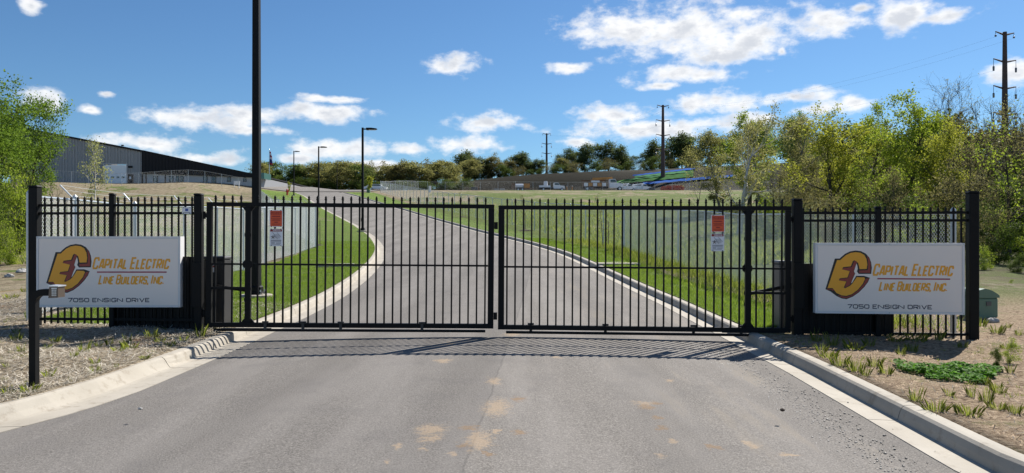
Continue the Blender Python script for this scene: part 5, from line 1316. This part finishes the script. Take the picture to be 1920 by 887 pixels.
# treeline along the top
R_ = random.Random(5)
for i in range(30):
    u = 488+i*13.2+R_.uniform(-4, 4); Y = 236+R_.uniform(-8, 16)
    v = 312+R_.uniform(-9, 8) if u < 760 else 300+R_.uniform(-8, 10)
    T(R_.choice(['far1','far2','far2','far1','far3']) if u > 560 else R_.choice(['far3','far2']), 'treeline_tree', ORD[i]+' tree of the treeline behind the lamp posts, counted from the flagpole', u, Y, v, R_.uniform(0, 6), R_.uniform(1.5, 2.0), 'treeline behind the lamp posts', sink=0.4)
for i in range(22):
    u = 492+i*17.5+R_.uniform(-4, 4); x = px(u, 224)
    t_ = K['shrub1'].place('treeline_shrub', ORD[i]+' low shrub under the treeline, counted from the flagpole', x, 224+R_.uniform(-3, 4), R_.uniform(2.4, 4.2), R_.uniform(0, 6), 'low treeline shrubs', 1.7, 'shrub', 0.3)
for i in range(13):
    u = 868+i*11.5+R_.uniform(-4, 4); Y = 258+R_.uniform(-6, 10)
    T(R_.choice(['ridge1','ridge1','far1']), 'ridge_tree', ORD[i]+' dark tree on the spoil bank, counted towards the distant transmission pole', u, Y, 292+R_.uniform(-8, 14)+max(0,(u-985))*0.3, R_.uniform(0, 6), R_.uniform(1.4, 1.8), 'dark trees on the spoil bank', sink=0.3)
for i, (u, v, k) in enumerate(sorted(((1012,300,'ridge2'),(1042,290,'ridge2'),(1068,284,'ridge1'),(1080,288,'ridge2'),(1098,276,'ridge1'),(1120,272,'ridge2'),(1142,272,'ridge1'),(1165,278,'ridge1'),(1188,292,'ridge2'),(1208,288,'ridge2'),(1224,270,'ridge1'),(1258,262,'far3'),(1280,256,'ridge1'),(1302,254,'far3'),(1325,258,'ridge1'),(1350,262,'far3'),(1378,256,'ridge1'),(1405,258,'far3'),(1435,254,'ridge1'),(1062,296,'far2'),(1175,290,'far2'),(1240,282,'far2'),(1290,280,'far2')))):
    T(k, 'ridge_tree', ORD[i]+' ridge tree counted from the distant transmission pole towards the wood', u, 262+(i*7) % 11, v, i*0.8, 1.45 if k != 'ridge2' else 1.3, 'trees along the ridge', sink=0.3)
for i in range(26):
    u = 862+i*18.5+R_.uniform(-6, 6); Y = 252+R_.uniform(-2, 6); x = px(u, Y)
    K['shrub1' if i % 3 else 'shrub3'].place('ridge_shrub', ORD[i]+' low shrub on the crest of the bank, counted from the lamp posts', x, Y, R_.uniform(2.0, 4.4), R_.uniform(0, 6), 'low shrubs on the crest', 1.6, 'shrub', 0.3)
# staked saplings on the lawns
def staked(label, u, v, h, yaw):
    p = ground_px(u, v); t = K['stick'].place('staked_sapling', label, p.x, p.y, h, yaw, None, 1.0, 'tree', 0.03)
    k = h/K['stick'].H
    for s in (-1, 1):
        mb = MB(); mb.tube([(s*0.32/k,0.05,-0.1),(s*0.30/k,0.05,1.35/k)], 0.022/k, 6); mb.build('stake', M['stake'], t)
    mb = MB(); n = 14
    vv = [(0,0,0.10/k)]+[((0.55+0.08*math.sin(j*2.3))*math.cos(2*math.pi*j/n)/k, (0.5+0.07*math.cos(j*1.7))*math.sin(2*math.pi*j/n)/k, 0.015/k) for j in range(n)]
    mb.add(vv, [(0, j+1, (j+1) % n+1) for j in range(n)]); mb.build('mulch_ring', M['mulch'], t)
staked('bare staked sapling in a mulch ring near the kerb inlet slab', 1131, 464, 3.3, 0.3)
staked('bare staked sapling farther up beside the long fence', 984, 432, 3.2, 1.3)
staked('leafless staked sapling on the lawn beside the chain-link corner', 597, 460, 2.3, 2.2)
staked('small bare sapling up the slope beyond the wire fence', 868, 408, 3.0, 0.7)
T('youngyellow', 'sapling', 'young yellow leaved tree at the end of the lawn by the car park', 691, 139, 325, 0.2, 0.9)
T('youngyellow', 'sapling', 'thin yellow budded sapling left of the hydrant', 541, 131, 337, 1.2, 0.6)

# ------------------------------------------------------------------ tarped hillside
def tarp(name, label, m, ua, ub, va0, vb0, va1, vb1, n=18, k=8, seed=1, lift=0.15):
    """sheet lying on the bank: top edge va0->vb0, bottom edge va1->vb1 as seen, draped on the slope"""
    R = random.Random(seed); V = []
    for i in range(n+1):
        t = i/n; u = ua+(ub-ua)*t; v0 = va0+(vb0-va0)*t; v1 = va1+(vb1-va1)*t
        for j in range(k+1):
            v = v0+(v1-v0)*j/k
            p = ground_px(u, v, 205, 300)
            V.append((p.x, p.y-lift*0.6, p.z+lift+0.05*math.sin(i*1.3+j*0.8)+R.uniform(0, 0.05)))
    mb = MB(); mb.add(V, [(i*(k+1)+j, i*(k+1)+j+1, (i+1)*(k+1)+j+1, (i+1)*(k+1)+j) for i in range(n) for j in range(k)])
    o = mb.build(name, M[m], None, smooth=True); tag(o, label, 'tarp'); return o
tarp('erosion_blanket', 'green erosion blanket spread over the bank above the service trucks', 'tarp_green', 1148, 1300, 343, 318, 347, 333, 34, 10, 1)
tarp('erosion_blanket', 'pale mint strip lying across the upper green blanket', 'tarp_pale', 1190, 1285, 332.5, 322, 335.5, 326, 22, 4, 2, 0.30)
tarp('erosion_blanket', 'pale mint strip lying low across the green blanket', 'tarp_pale', 1172, 1240, 339.5, 331, 341, 333, 16, 3, 5, 0.30)
tarp('blue_tarp', 'blue tarp strip along the crest of the tarped bank', 'tarp_blue', 1186, 1304, 331, 316.5, 333, 319.5, 24, 3, 3, 0.35)
tarp('blue_tarp', 'blue tarp strip slanting down the bank behind the sycamore', 'tarp_blue', 1205, 1445, 345, 324, 349, 328.5, 34, 3, 4, 0.40)

# ------------------------------------------------------------------ ground cover: lawn blades, straw, tufts, clover, gravel
def blades(name, P, h, w, m, seed, lean=0.5):
    rng = np.random.default_rng(seed); n = len(P)
    a = rng.random(n)*2*math.pi; hh = h*(0.5+rng.random(n)); l = rng.normal(0, lean, (n, 2))*hh[:, None]
    dx = np.stack([np.cos(a), np.sin(a), np.zeros(n)], 1)*w/2
    top = P+np.concatenate([l, hh[:, None]], 1)
    V = np.stack([P-dx, P+dx, top], 1).reshape(-1, 3)
    return mesh_np(name, V, np.arange(3*n).reshape(-1, 3), M[m])
def scatter_lawn(n, y0, y1, lo, hi, seed, pw=1.6):
    rng = np.random.default_rng(seed); y = y0+(y1-y0)*rng.random(n)**pw; t = rng.random(n)
    a = np.array(lo(y), dtype=float); b = np.array(hi(y), dtype=float); x = a+(b-a)*t
    return np.stack([x, y, gz(x, y)], 1)
P1 = scatter_lawn(90000, 12.6, 42, lambda y: lawnL_out(y), lambda y: Lback(y), 1)
o = blades('lawn_grass', P1, 0.055, 0.012, 'grass', 2); tag(o, 'short green lawn grass beside the kerb behind the gate, lamp post side', 'grass', kind='stuff')
P2 = scatter_lawn(70000, 12.4, 45, lambda y: Rback(y), lambda y: lawnR_out(y), 3)
o = blades('lawn_grass', P2, 0.055, 0.012, 'grass', 4); tag(o, 'short green lawn grass on the inner side of the bend', 'grass', kind='stuff')
# rough weeds along both fence feet and on the slope
rng = np.random.default_rng(9); yy = 12.5+rng.random(9000)*30; xx = np.where(yy < 36, np.interp(yy, *RF), np.interp(yy, *RF2))+rng.normal(-0.3, 0.55, 9000)
P3 = np.stack([xx, yy, gz(xx, yy)], 1); o = blades('weeds', P3, 0.20, 0.02, 'tuft', 5, 0.4); tag(o, 'rough weeds along the foot of the wire fence', 'weeds', kind='stuff')
yy = 27+rng.random(26000)**1.3*75; xx = np.where(rng.random(26000) < 0.6, np.interp(yy, *[np.r_[RF[0], RF2[0][1:]], np.r_[RF[1], RF2[1][1:]]])+0.5+rng.random(26000)*yy*0.34, np.interp(yy, [16,38,61,134], [-9,-10.5,-20,-47])-0.5-rng.random(26000)*yy*0.35)
P4 = np.stack([xx, yy, gz(xx, yy)], 1); o = blades('weeds', P4, 0.24, 0.05, 'tuft', 6, 0.5); tag(o, 'scattered weeds sprouting on the seeded slopes', 'weeds', kind='stuff')
def straw_scatter(n, seed):
    rng = np.random.default_rng(seed); y = 4.2+rng.random(n)*12.0; x = Lback(y)-0.03-rng.random(n)**1.2*(1.5+y*0.42)
    ln = 0.05+0.13*rng.random(n); a = rng.random(n)*math.pi; z = gz(x, y)+0.004+0.025*rng.random(n)
    d = np.stack([np.cos(a)*ln/2, np.sin(a)*ln/2, rng.normal(0, 0.13, n)*ln], 1); w = np.stack([-np.sin(a), np.cos(a), np.zeros(n)], 1)*0.0035
    C = np.stack([x, y, z], 1); V = np.stack([C-d-w, C-d+w, C+d+w, C+d-w], 1).reshape(-1, 3)
    return mesh_np('straw', V, np.arange(4*n).reshape(-1, 4), M['straw'])
o = straw_scatter(40000, 4); tag(o, 'pale straw mulch strewn over the ground around the keypad post', 'straw', kind='stuff')
def straw_right(n, seed):
    rng = np.random.default_rng(seed); y = 4.2+rng.random(n)*9.0; x = Rback(y)+0.05+rng.random(n)*(1.0+y*0.5)
    ln = 0.03+0.10*rng.random(n)**2; a = rng.random(n)*math.pi; z = gz(x, y)+0.003+0.012*rng.random(n)
    d = np.stack([np.cos(a)*ln/2, np.sin(a)*ln/2, rng.normal(0, 0.2, n)*ln], 1); w = np.stack([-np.sin(a), np.cos(a), np.zeros(n)], 1)*0.003
    C = np.stack([x, y, z], 1); V = np.stack([C-d-w, C-d+w, C+d+w, C+d-w], 1).reshape(-1, 3)
    return mesh_np('twigs', V, np.arange(4*n).reshape(-1, 4), M['bark_grey'])
o = straw_right(2600, 6); tag(o, 'dry stalks and twigs littering the sandy soil', 'debris', kind='stuff')
TU = []
for k in range(4):
    rng = np.random.default_rng(100+k); n = 34+12*k; r = (0.045+0.014*k)*np.sqrt(rng.random(n)); a = rng.random(n)*2*math.pi
    P = np.stack([r*np.cos(a), r*np.sin(a), np.zeros(n)-0.01], 1); hh = 0.17*(0.25+0.8*rng.random(n)**1.5); l = np.stack([np.cos(a), np.sin(a)], 1)*(0.30*hh*rng.random(n)+r*0.35)[:, None]
    dx = np.stack([-np.sin(a), np.cos(a), np.zeros(n)], 1)*0.0017; midp = P+np.concatenate([l*0.4, (hh*0.6)[:, None]], 1); top = P+np.concatenate([l*1.2, hh[:, None]], 1)
    V = np.stack([P-dx, P+dx, midp+dx*0.8, top, midp-dx*0.8], 1).reshape(-1, 3)
    o = mesh_np('grass_tuft', V, np.arange(5*n).reshape(-1, 5), M['tuft']); TU.append(o.data); bpy.data.objects.remove(o)
def tuft(u, v, s, i, label, group):
    p = ground_px(u, v); o = bpy.data.objects.new('grass_tuft', TU[i % 4]); COL.objects.link(o); o.location = p; o.rotation_euler = (0,0,i*1.1); s *= 0.80; o.scale = (s*(0.8+0.5*((i*37) % 10)/10), s, s*(0.7+0.5*((i*53) % 10)/10))
    tag(o, label, 'grass tuft', group)
for i, (u, v, s) in enumerate(((92,708,1.2),(178,684,.8),(178,699,.8),(139,670,.6),(88,655,.9),(40,660,1.0),(30,640,1.2),(273,673,.7),(185,652,.8),(160,660,1.2),(222,660,1.1),(243,655,1.2),(205,648,1.0),(240,644,1.0),(300,642,.9),(320,650,.8),(375,633,1.6),(15,740,.9),(55,737,1.0),(105,642,.8),(30,625,1.1),(345,640,.9),(285,634,1.3),(60,600,1.2),(12,690,.6),(218,690,.5),(65,520,1.6),(20,560,1.4),(45,548,1.2))):
    tuft(u, v, s, i, 'one of the small grass tufts growing through the straw', 'grass tufts in the straw')
for i, (u, v, s) in enumerate(((1575,685,1.5),(1605,697,1.2),(1622,705,1.1),(1660,702,1.3),(1640,688,1.2),(1555,672,1.4),(1540,662,1.3),(1718,752,1.1),(1755,772,1.5),(1815,780,1.1),(1822,744,.9),(1850,755,1.2),(1870,768,.9),(1870,738,.9),(1895,700,.9),(1868,728,.8),(1805,652,.9),(1870,625,1.3),(1890,615,1.2),(1910,628,1.1),(1838,612,1.6),(1905,778,.8),(1780,744,.9),(1690,665,1.0),(1710,660,1.1),(1600,655,1.6),(1630,650,1.4),(1560,648,1.5),(1680,640,1.6),(1720,640,1.5),(1760,638,1.5),(1530,640,1.4),(1885,655,.8),(1845,722,.8),(1840,700,.7))):
    tuft(u, v, s, i+2, 'one of the grass tufts on the sandy soil beside the kerb', 'grass tufts on the sandy soil')
def clover():
    rng = np.random.default_rng(77); c = ground_px(1780, 704); n = 3200
    a = rng.random(n)*2*math.pi; r = np.sqrt(rng.random(n))*(0.8+0.22*np.sin(3*a+1)+0.1*np.sin(7*a))
    x = c.x+r*np.cos(a)*0.62; y = c.y+r*np.sin(a)*0.62; z = gz(x, y)+0.02+0.12*rng.random(n)*(1-r*0.55)*(0.7+0.3*np.sin(x*17)*np.sin(y*13))
    nA = rng.normal(0, 1, (n, 3)); nA[:, 2] = rng.normal(0, 0.35, n); nA /= np.linalg.norm(nA, axis=1)[:, None]
    b = np.cross(nA, [0, 0, 1.0])+rng.normal(0, 0.3, (n, 3)); b /= np.linalg.norm(b, axis=1)[:, None]
    C = np.stack([x, y, z], 1); s = (0.013+0.012*rng.random(n))[:, None]
    V = np.stack([C-nA*s, C-b*s, C+nA*s, C+b*s], 1).reshape(-1, 3)
    o = mesh_np('clover_patch', V, np.arange(4*n).reshape(-1, 4), M['clover']); tag(o, 'dense dark green clover patch on the sandy soil', 'plant')
clover()
def weed(label, u, v, h, k):
    p = ground_px(u, v); K[k].place('weed_plant', label, p.x, p.y, h, 0.7, None, 0.8, 'shrub', 0.01)
weed('small dark leafy weed at the edge of the clover patch', 1868, 688, 0.20, 'shrub1'); weed('small yellow-green leafy weed beside the clover patch', 1893, 682, 0.26, 'shrub2')
def gravel(n, seed):
    rng = np.random.default_rng(seed); y = 4.5+rng.random(n)*7.0; x = Redge(y)-0.42+rng.normal(0, 0.16, n)-0.03*(y-5)
    sc = rng.random(n) < 0.25; x = np.where(sc, Redge(y)-rng.random(n)*1.8, x)
    x = np.minimum(x, Redge(y)+0.22); s = 0.004+0.012*rng.random(n)**3
    base = np.array([(1,0,-.3),(-.5,.85,-.3),(-.5,-.85,-.3),(.1,.1,.75)])
    V = (np.stack([x, y, prof(y)+0.008+0.025*np.clip((Redge(y)-x)/3, 0, 1)], 1)[:, None, :]+base[None]*s[:, None, None]*(0.7+0.6*rng.random((n, 4, 1)))).reshape(-1, 3)
    f = np.array([(0,1,3),(1,2,3),(2,0,3),(0,2,1)]); Fq = (np.arange(n)[:, None, None]*4+f[None]).reshape(-1, 3)
    o = mesh_np('gravel', V, Fq, M['brown_rust'] if False else M['operator_grey']); tag(o, 'loose gravel streak along the gutter', 'gravel', kind='stuff')
gravel(2600, 8)
def clods(n, seed, side, m, name, label):
    rng = np.random.default_rng(seed); y = 4.3+rng.random(n)*9.5
    x = Rback(y)+0.08+rng.random(n)*(1.0+y*0.52) if side > 0 else Lback(y)-0.08-rng.random(n)*(1.0+y*0.5)
    s = 0.006+0.022*rng.random(n)**3; base = np.array([(1,0,-.3),(0,1,-.3),(-1,0,-.3),(0,-1,-.3),(.15,.1,.7)])
    V = (np.stack([x, y, gz(x, y)+0.002], 1)[:, None, :]+base[None]*s[:, None, None]*(0.6+0.8*rng.random((n, 5, 1)))).reshape(-1, 3)
    f = np.array([(0,1,4),(1,2,4),(2,3,4),(3,0,4)]); Fq = (np.arange(n)[:, None, None]*5+f[None]).reshape(-1, 3)
    o = mesh_np(name, V, Fq, M[m]); tag(o, label, 'soil', kind='stuff')
M['clod'] = mat('sandy_clod', (0.34, 0.25, 0.165), 0.95, 0.0, 0.5, 7.0)
clods(6000, 21, 1, 'clod', 'soil_clods', 'small clods and pebbles on the sandy soil beside the kerb'); clods(2500, 22, -1, 'clod', 'soil_clods', 'small clods among the straw around the keypad post')
def sprouts(n, seed, side):
    rng = np.random.default_rng(seed); y = 4.5+rng.random(n)*8.5
    x = Rback(y)+0.1+rng.random(n)*(0.8+y*0.5) if side > 0 else Lback(y)-0.1-rng.random(n)*(0.8+y*0.45)
    keep = (np.sin(x*2.3+1.1*y)+np.sin(3.1*y-x*1.7)+rng.normal(0, 0.6, n)) > 0.9
    x, y = x[keep], y[keep]; x = np.repeat(x, 7)+rng.normal(0, 0.02, len(x)*7); y = np.repeat(y, 7)+rng.normal(0, 0.02, len(y)*7)
    o = blades('weeds', np.stack([x, y, gz(x, y)], 1), 0.035, 0.006, 'tuft', seed+1, 0.5)
    tag(o, 'tiny green sprouts scattered over the sandy soil' if side > 0 else 'tiny green sprouts scattered through the straw', 'weeds', kind='stuff')
sprouts(1500, 31, 1); sprouts(1500, 33, -1)
